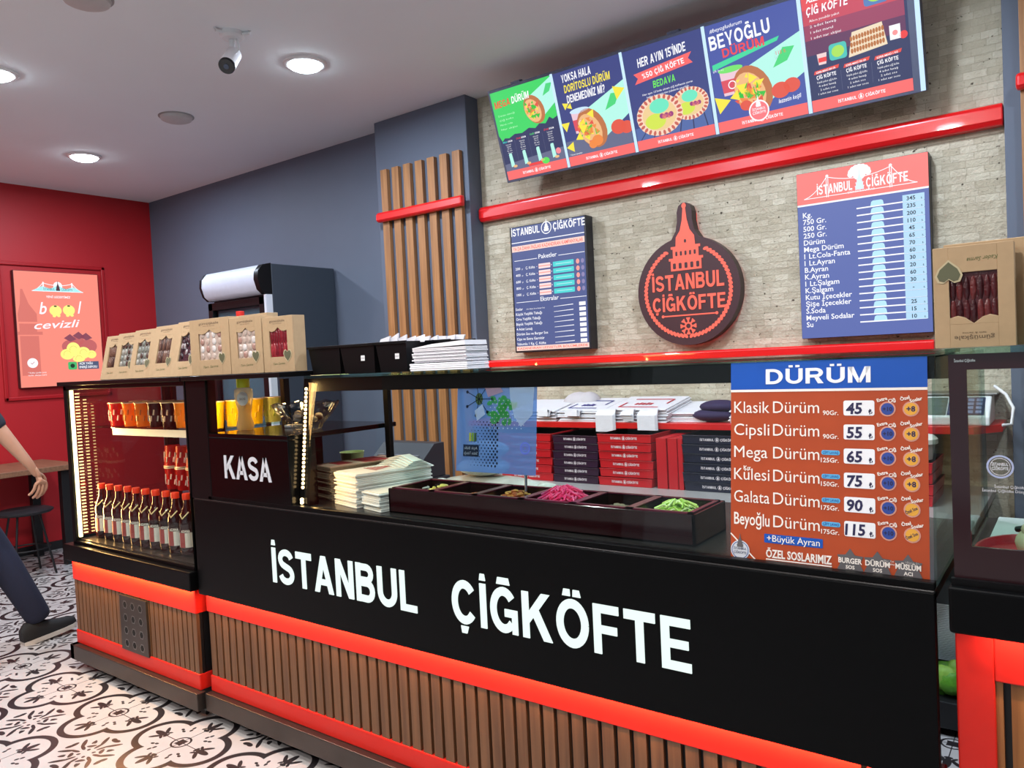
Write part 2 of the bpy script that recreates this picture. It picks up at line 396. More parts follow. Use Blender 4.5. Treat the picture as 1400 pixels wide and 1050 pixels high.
def glyph(c):
    q = SW / 2
    if c in 'I\u0130':
        g = [rect(0, SW, 0, 1)]
        if c == '\u0130': g.append([(.0, 1.07), (SW, 1.07), (SW - .03, 1.22), (.03, 1.22)])
    elif c == 'T': g = [rect(0, .74, 1 - SW, 1), rect(.275, .465, 0, 1 - SW)]
    elif c == 'L': g = [rect(0, SW, 0, 1), rect(SW, .62, 0, SW * .9)]
    elif c in 'EF':
        w = GLYPH_W[c]; g = [rect(0, SW, 0, 1), rect(SW, w, 1 - SW * .9, 1), rect(SW, w - .05, .42, .42 + SW * .85)]
        if c == 'E': g.append(rect(SW, w, 0, SW * .9))
    elif c == 'A': g = [[(0, 0), (.205, 0), (.53, 1), (.33, 1)], [(.655, 0), (.86, 0), (.53, 1), (.33, 1)], [(.22, .21), (.64, .21), (.59, .37), (.27, .37)]]
    elif c == 'N': g = [rect(0, SW, 0, 1), rect(.57, .76, 0, 1), [(.55, 0), (.76, 0), (.21, 1), (0, 1)]]
    elif c == 'K': g = [rect(0, SW, 0, 1), [(.17, .30), (.17, .56), (.56, 1), (.80, 1)], [(.60, 0), (.84, 0), (.46, .66), (.31, .49)]]
    elif c == 'B':
        g = [rect(0, SW, 0, 1)]
        g += band([(SW, 1 - q)] + arc(.43, .735, .195, .17, 90, -90, 10) + [(SW, .565)], SW * .92) + band([(SW, .50)] + arc(.45, .295, .215, .205, 90, -90, 10) + [(SW, q)], SW * .95)
    elif c == 'U': g = band([(q, 1), (q, .6), (q, .38)] + arc(.38, .38, .285, .285, 180, 360, 16) + [(.665, .6), (.665, 1)])
    elif c == 'S': g = band(arc(.38, .715, .275, .195, 12, 235, 16) + [(.36, .51)] + arc(.385, .29, .285, .20, 60, -168, 18), SW * .95)
    elif c in 'C\u00c7':
        g = band(arc(.41, .5, .315, .41, 38, 322, 26))
        if c == '\u00c7': g.append([(.30, -.21), (.46, -.21), (.52, -.05), (.27, -.05)])
    elif c in 'G\u011e':
        g = band(arc(.41, .5, .315, .41, 38, 318, 26)) + [rect(.44, .82, .36, .53), rect(.655, .82, .0, .37)]
        if c == '\u011e': g.append([(.22, 1.06), (.62, 1.06), (.58, 1.21), (.26, 1.21)])
    elif c in 'O\u00d6':
        g = band(arc(.43, .5, .335, .41, 0, 360, 32))
        if c == '\u00d6': g += [[(.19, 1.06), (.40, 1.06), (.39, 1.20), (.23, 1.20)], [(.47, 1.06), (.68, 1.06), (.64, 1.20), (.48, 1.20)]]
    elif c == 'D': g = [rect(0, SW, 0, 1)] + band([(SW, 1 - q)] + arc(.34, .5, .365, .405, 90, -90, 16) + [(SW, q)])
    elif c == 'R': g = [rect(0, SW, 0, 1), [(.55, 0), (.80, 0), (.56, .45), (.36, .45)]] + band([(SW, 1 - q)] + arc(.45, .69, .23, .215, 90, -90, 10) + [(SW, .475)])
    elif c == '\u00dc': g = band([(q, 1), (q, .6), (q, .38)] + arc(.39, .38, .295, .285, 180, 360, 16) + [(.685, .6), (.685, 1)]) + [rect(.14, .33, 1.08, 1.22), rect(.45, .64, 1.08, 1.22)]
    elif c == 'M': g = [rect(0, SW, 0, 1), rect(.75, .94, 0, 1), [(.40, 0), (.54, 0), (.24, 1), (0, 1)], [(.40, 0), (.54, 0), (.94, 1), (.70, 1)]]
    elif c == 'H': g = [rect(0, SW, 0, 1), rect(.57, .76, 0, 1), rect(SW, .57, .42, .59)]
    elif c == 'Y': g = [rect(.305, .495, 0, .42), [(.305, .36), (.40, .36), (.21, 1), (0, 1)], [(.495, .36), (.40, .36), (.59, 1), (.80, 1)], [(.305, .36), (.495, .36), (.45, .52), (.35, .52)]]
    elif c == 'Z': g = [rect(0, .70, 0, SW * .9), rect(0, .70, 1 - SW * .9, 1), [(0, .17), (.24, .17), (.70, .83), (.46, .83)]]
    elif c == 'V': g = [[(.30, 0), (.50, 0), (.20, 1), (0, 1)], [(.30, 0), (.50, 0), (.80, 1), (.60, 1)]]
    elif c == '1': g = [rect(.21, .40, 0, 1), [(0, .72), (.21, .80), (.21, 1), (0, .90)]]
    elif c == '5': g = [rect(.06, .66, .83, 1), rect(.06, .24, .48, .83)] + band([(.14, .55)] + arc(.34, .30, .265, .215, 100, -160, 14), SW * .95)
    elif c == '0': g = band(arc(.36, .5, .265, .41, 0, 360, 24))
    elif c == '%': g = band(arc(.18, .78, .11, .15, 0, 360, 14), .12) + band(arc(.62, .22, .11, .15, 0, 360, 14), .12) + [[(.12, 0), (.24, 0), (.68, 1), (.56, 1)]]
    elif c == "'": g = [[(.02, .66), (.12, .66), (.18, 1), (0, 1)]]
    elif c == '?': g = band(arc(.30, .70, .22, .21, 170, -40, 12) + [(.31, .40), (.31, .26)]) + [rect(.215, .405, 0, .18)]
    else: g = []
    return g

def thing(name, label, cat, loc=(0, 0, 0), rz=0.0, group=None, rx=0.0):
    o = bpy.data.objects.new(name, None); COL.objects.link(o); o.empty_display_size = 0.05
    o.location = loc; o.rotation_euler = (rx, 0, rz); o['label'] = label; o['category'] = cat
    if group: o['group'] = group
    return o
def tag(o, label, cat, group=None, kind=None):
    o['label'] = label; o['category'] = cat
    if group: o['group'] = group
    if kind: o['kind'] = kind
    return o
def struct(name, mb, smooth=None, bevel=0.0, parent=None):
    o = mb.build(name, parent, smooth=smooth, bevel=bevel); o['kind'] = 'structure'; return o
def dup(root, loc, rz=None, label=None, rx=None):
    r = root.copy(); COL.objects.link(r); r.location = loc
    if rz is not None or rx is not None: r.rotation_euler = (rx or 0, 0, rz or 0)
    if label: r['label'] = label
    for ch in root.children:
        c = ch.copy(); COL.objects.link(c); c.parent = r
        for g in ch.children:
            d = g.copy(); COL.objects.link(d); d.parent = c
    return r
ORD = ['first', 'second', 'third', 'fourth', 'fifth', 'sixth', 'seventh', 'eighth', 'ninth', 'tenth', 'eleventh', 'twelfth']
def lamp(name, kind, energy, rgb, loc, parent=None, size=0.1, size_y=None, rot=(0, 0, 0), shape=None, spread=None):
    L = bpy.data.lights.new(name, kind); L.energy = energy; L.color = lin(rgb)
    if kind == 'AREA':
        L.shape = shape or ('RECTANGLE' if size_y else 'DISK'); L.size = size
        if size_y: L.size_y = size_y
        if spread: L.spread = spread
    o = bpy.data.objects.new(name, L); COL.objects.link(o); o.parent = parent; o.location = loc; o.rotation_euler = rot
    return o

# shared materials
BLACK = mat('black_gloss_laminate', (8, 8, 9), 0.34, var=0.2, spec=0.10)
BLACKM = mat('black_matt_metal', (20, 20, 22), 0.45, var=0.15)
STEEL_DK = mat('brushed_dark_steel', (88, 82, 78), 0.38, 0.85, var=0.2, scale=8)
STEEL = mat('brushed_steel', (150, 148, 146), 0.35, 0.9, var=0.1, scale=10)
RED = mat('red_gloss_laminate', (216, 40, 30), 0.3, var=0.05, spec=0.3)
REDP = mat('red_glossy_tube', (226, 16, 20), 0.28, var=0.03, coat=0.4)
GREY = mat('slate_grey_paint', (92, 101, 117), 0.6, var=0.05, scale=4)
WHITE = mat('white_plastic', (232, 232, 234), 0.4, var=0.03)
PAPER = mat('white_paper', (236, 233, 228), 0.8, var=0.05)
KRAFT = mat('kraft_cardboard', (178, 150, 114), 0.75, var=0.08, scale=60)
GLASS = glass('clear_glass')
GREENGLASS = glass('green_edged_glass', (206, 230, 220), refl=0.8, k0=.8, k1=.6)
WOODC = wood_material('walnut_counter_slats', (92, 62, 40), (124, 86, 56))
WOODP = wood_material('oak_wall_slats', (140, 94, 54), (176, 124, 76))
WARM = (255, 196, 120)
# ================================================================== the room
XR, YB, YS, ZC = -6.887, 3.762, 3.731, 3.0
b = M(tile_material()); b.box(-7.2, 3.2, -3.2, 4.2, -0.1, 0.0); struct('floor', b)
b = M(mat('ceiling_paint', (232, 238, 243), 0.85, var=0.02, scale=3)); b.box(-7.2, 3.2, -3.2, 4.2, ZC, ZC + 0.1); struct('ceiling', b)
b = M(mat('crimson_wall_paint', (176, 20, 28), 0.55, var=0.05, scale=3)); b.box(XR - 0.15, XR, -3.2, 4.0, 0, ZC); struct('wall_left', b)
b = M(GREY); b.box(XR, -3.7, YB, YB + 0.15, 0, ZC); struct('wall_back', b)
b = M(stone_material()); b.box(-2.95, -0.22, YS, YS + 0.15, 0, ZC); struct('wall_back_stone', b)
b = M(GREY); b.box(-3.731, -2.945, 3.612, 3.9, 0, ZC); struct('wall_back_pillar', b, bevel=0.004)
b = M(GREY); b.box(-0.232, 3.2, 3.66, 3.9, 0, ZC); struct('wall_back_column', b, bevel=0.004)
b = M(mat('charcoal_paint', (70, 70, 74), 0.8, var=0.03)); b.box(3.0, 3.15, -3.2, 4.0, 0, ZC); struct('wall_right', b)
# shop front behind the camera: wall with a wide glazed opening
fm = mat('dark_shopfront_frame', (40, 42, 46), 0.4)
b = M(mat('charcoal_paint', (70, 70, 74), 0.8, var=0.03)); b.box(XR, -3.6, -3.15, -3.0, 0, ZC); b.box(2.4, 3.0, -3.15, -3.0, 0, ZC); b.box(-3.6, 2.4, -3.15, -3.0, 2.55, ZC)
struct('wall_front', b)
wf = M(fm)
for x in (-3.6, -1.62, 0.36, 2.34): wf.box(x, x + 0.06, -3.12, -3.04, 0, 2.55)
wf.box(-3.6, 2.4, -3.12, -3.04, 0, 0.08); wf.box(-3.6, 2.4, -3.12, -3.04, 2.49, 2.55)
win = struct('window_1', wf)
g = M(GLASS); g.box(-3.55, 2.35, -3.085, -3.075, 0.08, 2.49); o = g.build('window_glass', win); o['kind'] = 'structure'
dl = lamp('daylight_fill', 'AREA', DAY_W, (236, 242, 255), (-0.6, -3.3, 1.35), None, 5.6, 2.4, rot=(radians(90), 0, 0))  # area lamp added outside the unseen window in place of daylight
# raised frame moulding on the red wall, baseboard, cables of light
rm = mat('crimson_moulding', (168, 18, 26), 0.4, var=0.04)
b = M(rm)
y0, y1, z0, z1 = 2.47, 3.31, 1.255, 2.375
for (a, c, d, e) in ((y0, y1, z1 - 0.03, z1), (y0, y1, z0, z0 + 0.03), (y0, y0 + 0.03, z0, z1), (y1 - 0.03, y1, z0, z1)):
    b.box(XR, XR + 0.018, a, c, d, e)
struct('trim_1', b, bevel=0.006)
b = M(rm)
for (a, c, d, e) in ((1.2, 2.2, 2.345, 2.375), (1.2, 2.2, 1.255, 1.285), (2.17, 2.2, 1.255, 2.375), (1.2, 1.23, 1.255, 2.375)):
    b.box(XR, XR + 0.018, a, c, d, e)
struct('trim_2', b, bevel=0.006)
b = M(mat('black_skirting', (30, 28, 30), 0.4)); b.box(XR, XR + 0.015, -3.0, 3.76, 0, 0.07); struct('baseboard_left', b)
# red bars on the walls
b = M(REDP); b.prism([(3.69, 2.241), (3.675, 2.262), (3.675, 2.312), (3.69, 2.329), (3.731, 2.329), (3.731, 2.241)], -2.935, -0.236, axis='x')
tag(b.build('red_wall_bar', bevel=0.006), 'long glossy red bar crossing stone wall under the lit menu screens', 'wall trim')
b = M(REDP); b.prism([(3.66, 1.345), (3.65, 1.352), (3.65, 1.388), (3.66, 1.394), (3.731, 1.394), (3.731, 1.345)], -2.925, -0.50, axis='x')
tag(b.build('red_wall_bar', bevel=0.004), 'narrow red ledge on stone wall just above the glass counter top', 'wall trim')
b = M(REDP); pr = [(3.552 - 0.0, 2.33), (3.54, 2.345), (3.54, 2.378), (3.552, 2.394), (3.58, 2.394), (3.58, 2.33)]
b.prism(pr, -3.69, -2.955, axis='x')
tag(b.build('red_wall_bar', bevel=0.012, seg=3), 'short rounded red bar across wooden slats of grey pillar', 'wall trim')
b = M(REDP); b.prism(pr, -0.185, 0.9, axis='x')
tag(b.build('red_wall_bar', bevel=0.012, seg=3), 'red bar end on wooden slats at right edge of photo', 'wall trim')
# slats
t = thing('slat_screen', 'row of seven vertical oak slats on grey pillar', 'wall slats', (-3.35, 3.612, 0))
for i in range(7):
    x = -3.664 + i * 0.1035
    s = M(WOODP); s.box(x, x + 0.058, 3.580, 3.610, 0.0, 2.672); s.build('slat', t, True, bevel=0.002)
t = thing('slat_screen', 'oak slats on wall at right edge beyond grey column', 'wall slats', (0.4, 3.66, 0))
for i in range(8):
    x = -0.172 + i * 0.1035
    s = M(WOODP); s.box(x, x + 0.058, 3.580, 3.658, 0.0, 2.95); s.build('slat', t, True, bevel=0.002)

# ------------------------------------------------------------------ ceiling fittings
def downlight(x, y, label, tint, w):
    t = thing('ceiling_downlight', label, 'ceiling light', (x, y, ZC), group='round ceiling downlights')
    r = M(WHITE); r.lathe([(0.088, 0), (0.112, 0), (0.112, -0.006), (0.104, -0.012), (0.09, -0.013), (0.088, -0.008)], seg=40)
    r.build('trim_ring', t, smooth=40)
    d = M(lit((226, 246, 255), 30.0)); d.lathe([(0.001, -0.036), (0.06, -0.032), (0.08, -0.022), (0.088, -0.008), (0.088, -0.001)], seg=40); d.build('diffuser', t, smooth=40)
    lamp('downlight_lamp', 'AREA', w, tint, (0, 0, -0.04), t, 0.16)
COOL, WRM = (222, 236, 255), (250, 243, 238)
downlight(-3.24, 2.665, 'glowing round downlight nearest the security camera', COOL, LAMP_W)
downlight(-5.71, 2.662, 'glowing round downlight nearest the red wall corner', COOL, LAMP_W)
downlight(-4.46, 1.655, 'glowing round downlight cut by left edge of photo', COOL, LAMP_W)
for i, (x, y) in enumerate(((-0.77, 2.66), (-1.98, 1.655), (0.5, 1.655))): downlight(x, y, 'round ceiling downlight above the counters beyond top of photo', COOL, LAMP_W)
for x, y in ((-5.71, 0.66), (-3.24, 0.66), (-0.77, 0.66), (-4.46, -0.35), (-1.98, -0.35), (-3.24, -1.36), (-0.77, -1.36)):
    downlight(x, y, 'round ceiling downlight on the customer side outside the photo', WRM, LAMP_W * 1.1)
def vent(x, y, label):
    b = M(mat('vent_cover', (190, 186, 186), 0.6)); b.lathe([(0.001, -0.03), (0.07, -0.03), (0.088, -0.022), (0.094, -0.006), (0.094, 0)], x, y, ZC, 40)
    t = thing('round_vent', label, 'ceiling vent', (x, y, ZC), group='round ceiling vents')
    b.build('vent_disc', t, True, smooth=40)
    r = M(mat('vent_ring', (150, 147, 148), 0.6)); r.lathe([(0.094, 0), (0.104, 0), (0.104, -0.004), (0.094, -0.006)], x, y, ZC, 40); r.build('vent_rim', t, True, smooth=40)
vent(-4.475, 2.655, 'unlit round white vent disc on ceiling between the downlights')
vent(-3.32, 1.60, 'round ceiling vent disc cut by top edge of photo')
# security camera hanging from the ceiling
t = thing('security_camera', 'white bullet security camera with black face hanging from ceiling', 'security camera', (-3.19, 2.2, ZC))
wp = mat('camera_white', (226, 226, 228), 0.35)
b = M(wp); b.lathe([(0.001, 0), (0.055, 0), (0.055, -0.02), (0.045, -0.03), (0.02, -0.034), (0.001, -0.034)], seg=28); b.build('mount_plate', t, smooth=35)
b = M(wp)
for k in range(3):
    a = k * 2.1 + 0.5
    b.tube([(0.04 * cos(a), 0.04 * sin(a), -0.01), (0.085 * cos(a), 0.085 * sin(a), -0.012), (0.088 * cos(a), 0.088 * sin(a), 0.0)], 0.008)
b.build('mount_arm', t, smooth=50)
b = M(wp); b.tube([(0, 0, -0.03), (0.0, -0.005, -0.08), (0.005, -0.012, -0.10)], [0.016, 0.013, 0.015], 12); b.build('neck', t, smooth=50)
dirv = Vector((0.45, -0.62, -0.70)).normalized()
q = dirv.to_track_quat('Z', 'Y').to_matrix().to_4x4()
T = Matrix.Translation((0.0, 0.0, -0.105)) @ q
b = M(wp); b.lathe([(0.001, -0.03), (0.028, -0.028), (0.036, -0.01), (0.038, 0.10), (0.038, 0.118)], seg=28, T=T); hb = b.build('housing', t, smooth=40)
b = M(mat('camera_black', (14, 16, 22), 0.15)); b.lathe([(0.0375, 0.116), (0.037, 0.128), (0.034, 0.132), (0.001, 0.132)], seg=28, T=T); b.build('lens_cover', t, smooth=40)
b = M(mat('camera_lens', (60, 70, 90), 0.1)); b.lathe([(0.012, 0.1325), (0.012, 0.135), (0.001, 0.136)], seg=20, T=T); b.build('lens', t, smooth=40)
b = M(wp); b.tube([(0.01, 0.01, -0.02), (0.045, 0.0, -0.06), (0.06, -0.01, -0.10), (0.045, -0.03, -0.13)], 0.005); b.build('cable', t, smooth=60)
# ================================================================== signs and menu boards
WHT = lambda e=1.0: lit((250, 250, 255), e)
SHOP1, SHOP2 = '\u0130STANBUL', '\u00c7\u0130\u011eK\u00d6FTE'
def tower(b, x, z, h, w, m, hole=None, l=3, y0=0.0):
    q = [(.5, 0, .16), (.56, .16, .2), (.42, .2, .34), (.48, .34, .38)]
    for hw, a, c in q: b.r(x - hw * w, x + hw * w, z + a * h, z + c * h, m, l, y0)
    seg = [(.32, .38), (.30, .52), (.16, .62), (.08, .78), (.045, .95), (.05, 1.0)]
    for (w0, a), (w1, c) in zip(seg, seg[1:]): b.p([(x - w0 * w, z + a * h), (x + w0 * w, z + a * h), (x + w1 * w, z + c * h), (x - w1 * w, z + c * h)], m, l, y0)
    if hole:
        for i in range(5):
            u = x + (i - 2) * .19 * w; b.rr(u - .05 * w, u + .05 * w, z + .03 * h, z + .12 * h, .03 * w, hole, l + 1, y0)
            u = x + (i - 2) * .15 * w; b.rr(u - .035 * w, u + .035 * w, z + .23 * h, z + .30 * h, .025 * w, hole, l + 1, y0)
        b.d(x, z + .45 * h, .04 * w, hole, l + 1, .03 * h, 12, y0)
def badge(b, x, z, r, m, hole, l=3, y0=0.0):
    b.ring(x, z, r * .86, r, m, l, seg=28, y0=y0); tower(b, x, z - r * .55, r * 1.9, r * .9, m, None, l, y0)
def shopname(b, x, z, h, m, w, hole, y0=0.0, bold=.012, l=3):
    """ISTANBUL (tower badge) CIGKOFTE on one line"""
    yy = y0 - .0004 * l; b.letters(SHOP1, x - w * .09, z, h, w * .39, m, yy, .0002, al='r'); b.letters(SHOP2, x + w * .09, z, h, w * .405, m, yy, .0002)
    badge(b, x, z + h * .5, h * .85, m, hole, l, y0)
def bridge(b, x, z, w, h, m, l=3, y0=0.0, lw=.002):
    """suspension bridge line drawing with the shop name on its deck"""
    t1, t2 = x - w * .28, x + w * .28
    for t in (t1, t2):
        b.line([(t - w * .008, z), (t - w * .008, z + h)], lw, m, l, y0); b.line([(t + w * .008, z), (t + w * .008, z + h)], lw, m, l, y0); b.d(t, z + h, w * .014, m, l, y0=y0, seg=10)
    cab = lambda a, c, za, zc, sag: [(a + (c - a) * i / 10, za + (zc - za) * i / 10 - sag * 4 * (i / 10) * (1 - i / 10)) for i in range(11)]
    b.line(cab(x - w * .5, t1, z + h * .05, z + h, h * .18), lw, m, l, y0); b.line(cab(t2, x + w * .5, z + h, z + h * .05, h * .18), lw, m, l, y0)
    b.line(cab(t1, t2, z + h * .95, z + h * .95, h * .25), lw, m, l, y0); b.line([(x - w * .5, z + h * .05), (x + w * .5, z + h * .05)], lw, m, l, y0)
def frame_box(t, W_, H_, d, m, bev=0.004):
    b = M(m); b.box(0, W_, 0, d, 0, H_); return b.build('light_box', t, bevel=bev)

# ---- price list on the right ------------------------------------------------------------
W_, H_ = 0.541, 0.757
t = thing('price_board', 'lit price board with salmon bridge header on stone wall right of round sign', 'menu board', (-1.042, 3.66, 1.425))
frame_box(t, W_, H_, 0.07, mat('board_case', (30, 32, 40), 0.4))
NAVY, SAL = lit((88, 104, 172), 0.95), lit((255, 118, 112), 1.0)
b = M(NAVY); b.r(.002, W_ - .002, .002, H_ * .805, NAVY, 1); b.r(.002, W_ - .002, H_ * .80, H_ * .81, WHT(), 2); b.r(.002, W_ - .002, H_ * .81, H_ - .002, SAL, 1); b.build('printed_panel', t)
b = M(WHT()); cx = W_ * .49; zb = H_ * .835
bridge(b, cx, zb, W_ * .86, H_ * .125, WHT(), 3, lw=.003)
b.letters(SHOP1, cx - .025, zb + .016, .042, .15, WHT(), -.0016, .0002, al='r'); b.letters(SHOP2, cx + .032, zb + .016, .042, .165, WHT(), -.0016, .0002)
for k in range(9):
    a = pi * (k / 8.0); b.d(cx + .005 + .036 * cos(a), zb + .075 + .028 * sin(a) + .008, .013, WHT(), 3, seg=10)
b.d(cx + .005, zb + .08, .026, WHT(), 3); tower(b, cx + .005, zb + .012, .085, .035, lit((215, 235, 255), 1.0), None, 5)
b.text('\u00c7\u0130\u011eK\u00d6FTE D\u00dcNYASI', cx + .01, zb + .002, .008, WHT(), 'c', .11, .0, l=5); b.build('header', t)
rows = ['Kg.', '750 Gr.', '500 Gr.', '250 Gr.', 'D\u00fcr\u00fcm', 'Mega D\u00fcr\u00fcm', '1 Lt.Cola-Fanta', '1 Lt.Ayran', 'B.Ayran', 'K.Ayran', '1 Lt.\u015ealgam', 'K.\u015ealgam', 'Kutu \u0130\u00e7ecekler', '\u015ei\u015fe \u0130\u00e7ecekler', 'S.Soda', 'Meyveli Sodalar', 'Su']
price = ['345', '235', '200', '110', '45', '65', '70', '60', '30', '20', '60', '30', '-', '', '25', '15', '10']
MK, TG = lit((180, 226, 250), 1.0), lit((176, 214, 240), 1.0)
HW = lit((40, 52, 92), .35)
for i, (n, p) in enumerate(zip(rows, price)):
    z = H_ * (1 - (.253 + i * .0413))
    b = M(WHT()); b.text(n, W_ * .045, z - .012, .0225, WHT(), 'l', None, .012, l=3)
    zz = z + .012
    b.r(W_ * .47, W_ * .96, zz - .018, zz - .0125, WHT(), 2)
    b.p([(W_ * .575, zz - .013), (W_ * .675, zz - .013), (W_ * .668, zz + .005), (W_ * .655, zz + .0095), (W_ * .595, zz + .0095), (W_ * .582, zz + .005)], MK, 3)
    b.r(W_ * .81, W_ * .965, zz - .017, zz + .0125, TG, 3)
    if p: b.text(p, W_ * .87, zz - .011, .016, HW, 'c', None, .02, l=4); b.text('\u20ba', W_ * .945, zz - .013, .008, HW, 'c', l=4)
    b.build('price_row', t)

# ---- packets / extras board on the left --------------------------------------------------
W_, H_ = 0.521, 0.737
t = thing('price_board', 'lit navy board listing Paketler and Ekstralar on stone wall left of round sign', 'menu board', (-2.691, 3.655, 1.432))
b = M(mat('board_case_dark', (24, 26, 36), 0.35)); b.box(0, W_, 0, .075, 0, H_); b.build('light_box', t, bevel=0.004)
N2 = lit((78, 92, 150), 0.85); PK = lit((255, 160, 150), .95); TQ = lit((70, 214, 214), .95)
b = M(N2); b.r(.012, W_ - .012, .012, H_ - .006, N2, 1); b.build('printed_panel', t)
b = M(WHT()); shopname(b, W_ * .5, H_ * .925, .042, WHT(), W_ * .99, N2); b.r(.012, W_ - .012, H_ * .868, H_ * .874, WHT(), 2); b.build('header', t)
for z0, z1, s in ((.80, .845, 'YA DA DAHA FAZLASI KAZANDIRAN KAMPANYALAR'), (.015, .05, 'KAZANDIRAN LEZZETLER B\u00d6L\u00dcMLERDE')):
    b = M(PK); b.r(.012, W_ - .012, H_ * z0, H_ * z1, lit((255, 214, 204), .95), 2); b.text(s, W_ * .5, H_ * z0 + .007, H_ * (z1 - z0) - .014, lit((255, 110, 96), .9), 'c', W_ * .92, .02, l=3); b.build('striped_banner', t)
for z, s in ((.735, 'Paketler'), (.405, 'Ekstralar')):
    b = M(WHT()); b.text(s, W_ * .5, H_ * z - .008, .024, WHT(), 'c', W_ * .24, .008, l=3); b.r(W_ * .05, W_ * .36, H_ * z - .006, H_ * z - .003, WHT(), 2); b.r(W_ * .64, W_ * .97, H_ * z - .006, H_ * z - .003, WHT(), 2); b.build('section_heading', t)
for i, g_ in enumerate((200, 400, 600, 800, 1000)):
    z = H_ * (.665 - i * .0515)
    b = M(WHT()); b.text('%d' % g_, W_ * .06, z - .007, .014, WHT(), 'l', W_ * .065, .01, l=3); b.text('gr', W_ * .145, z - .007, .008, WHT(), 'l', l=3); b.text('\u00c7. K\u00f6fte', W_ * .20, z - .007, .014, WHT(), 'l', W_ * .125, .01, l=3)
    b.text('+', W_ * .545, z - .006, .012, WHT(), 'c', l=3); b.text('\u2022', W_ * .352, z - .006, .012, WHT(), 'c', l=3)
    b.rr(W_ * .375, W_ * .53, z - .014, z + .014, .003, lit((255, 222, 222), .95), 2); b.r(W_ * .375, W_ * .53, z - .003, z + .003, PK, 3)
    b.rr(W_ * .565, W_ * .83, z - .014, z + .014, .003, TQ, 2); b.r(W_ * .60, W_ * .80, z - .002, z + .002, lit((180, 240, 240), .9), 3)
    b.d(W_ * .88, z, .011, PK, 2, .014); b.d(W_ * .94, z, .010, lit((150, 140, 190), .8), 2, .013); b.build('packet_row', t)
for i, s in enumerate(('Soslar', 'K\u00fc\u00e7\u00fck Ye\u015fillik Taba\u011f\u0131', 'Orta Ye\u015fillik Taba\u011f\u0131', 'B\u00fcy\u00fck Ye\u015fillik Taba\u011f\u0131', '4 Adet Lava\u015f', 'D\u00fcr\u00fcm Sos ve Burger Sos', 'Cips ve Extra Garnit\u00fcr', 'Vakumlu 1 Kg. \u00c7. K\u00f6fte')):
    z = H_ * (.345 - i * .0395)
    b = M(WHT()); b.text(s, W_ * .035, z - .007, .0145, WHT(), 'l', None, .01, l=3, maxw=W_ * .46)
    if i == 0: b.text('(Nar Ek\u015fisi, Ac\u0131 ve Burger Sos)', W_ * .185, z - .006, .007, WHT(), 'l', l=3)
    b.p([(W_ * .55, z - .003), (W_ * .80, z + .000), (W_ * .80, z + .004), (W_ * .55, z - .001)], WHT(), 2)
    b.r(W_ * .875, W_ * .955, z - .009, z + .011, WHT(), 2); b.build('extra_row', t)

# ---- round illuminated shop sign ---------------------------------------------------------
t = thing('round_sign', 'round maroon shop sign with neck and glowing red tower and lettering', 'sign', (-1.5975, 3.731, 1.70))
CASE = mat('sign_maroon_face', (62, 26, 34), 0.45); SIDE = mat('sign_side', (40, 18, 22), 0.4)
R = 0.275
out = []
a0 = math.asin(0.075 / R)
for i in range(49):
    a = pi / 2 + a0 + (2 * pi - 2 * a0) * i / 48; out.append((R * cos(a), R * sin(a)))
out += [(0.05, R + .03), (0.04, R + .08), (0.04, .40), (0.03, .43), (0.012, .443), (-0.012, .443), (-0.03, .43), (-0.04, .40), (-0.04, R + .08), (-0.05, R + .03)]
b = M(CASE, SIDE); b.prism(out, -0.071, -0.012, m=CASE, side=SIDE); b.build('sign_body', t)
GL = lit((255, 60, 44), 1.0); HOT = lit((255, 104, 84), 1.05)
b = M(lit((255, 40, 34), 0.8)); b.prism([(x * .97, z * .98) for x, z in out], -0.012, -0.004); b.build('glow_rim', t)
Y0 = -0.0715
b = M(HOT)
for i in range(30):
    a = 118 + 148 * i / 29; x, z = .228 * cos(radians(a)), .228 * sin(radians(a)); b.d(x, z, .015, HOT, 3, .0085, 10, Y0, radians(a + 50))
    a = 62 - 148 * i / 29; x, z = .228 * cos(radians(a)), .228 * sin(radians(a)); b.d(x, z, .015, HOT, 3, .0085, 10, Y0, radians(a + 130))
b.build('rope_wreath', t)
b = M(HOT); tower(b, 0, .105, .325, .165, HOT, CASE, 3, Y0); b.d(0, .428, .012, HOT, 4, .014, 16, Y0); b.build('tower_emblem', t)
b = M(HOT)
b.letters(SHOP1, -.19, .008, .080, .385, HOT, Y0); b.letters(SHOP2, -.192, -.098, .074, .39, HOT, Y0)
b.r(-.135, .15, -.126, -.119, HOT, 3, Y0); b.d(-.137, -.1225, .008, HOT, 4, None, 12, Y0); b.d(.152, -.1225, .008, HOT, 4, None, 12, Y0)
b.build('sign_lettering', t)
b = M(HOT)
for k in range(8):
    a = k * pi / 4; c, s = cos(a), sin(a); zc = -.178
    b.line([(c * .016, zc + s * .016), (c * .043, zc + s * .043)], .009, HOT, 3, Y0)
    for sg in (-.5, .5): b.line([(c * .027, zc + s * .027), (c * .027 + .018 * cos(a + sg), zc + s * .027 + .018 * sin(a + sg))], .007, HOT, 4, Y0)
b.ring(0, -.178, .012, .02, HOT, 4, y0=Y0); b.build('flower_emblem', t)
lamp('sign_back_glow', 'AREA', 1.4, (255, 50, 40), (0, -.003, 0), t, .5, rot=(radians(-90), 0, 0))

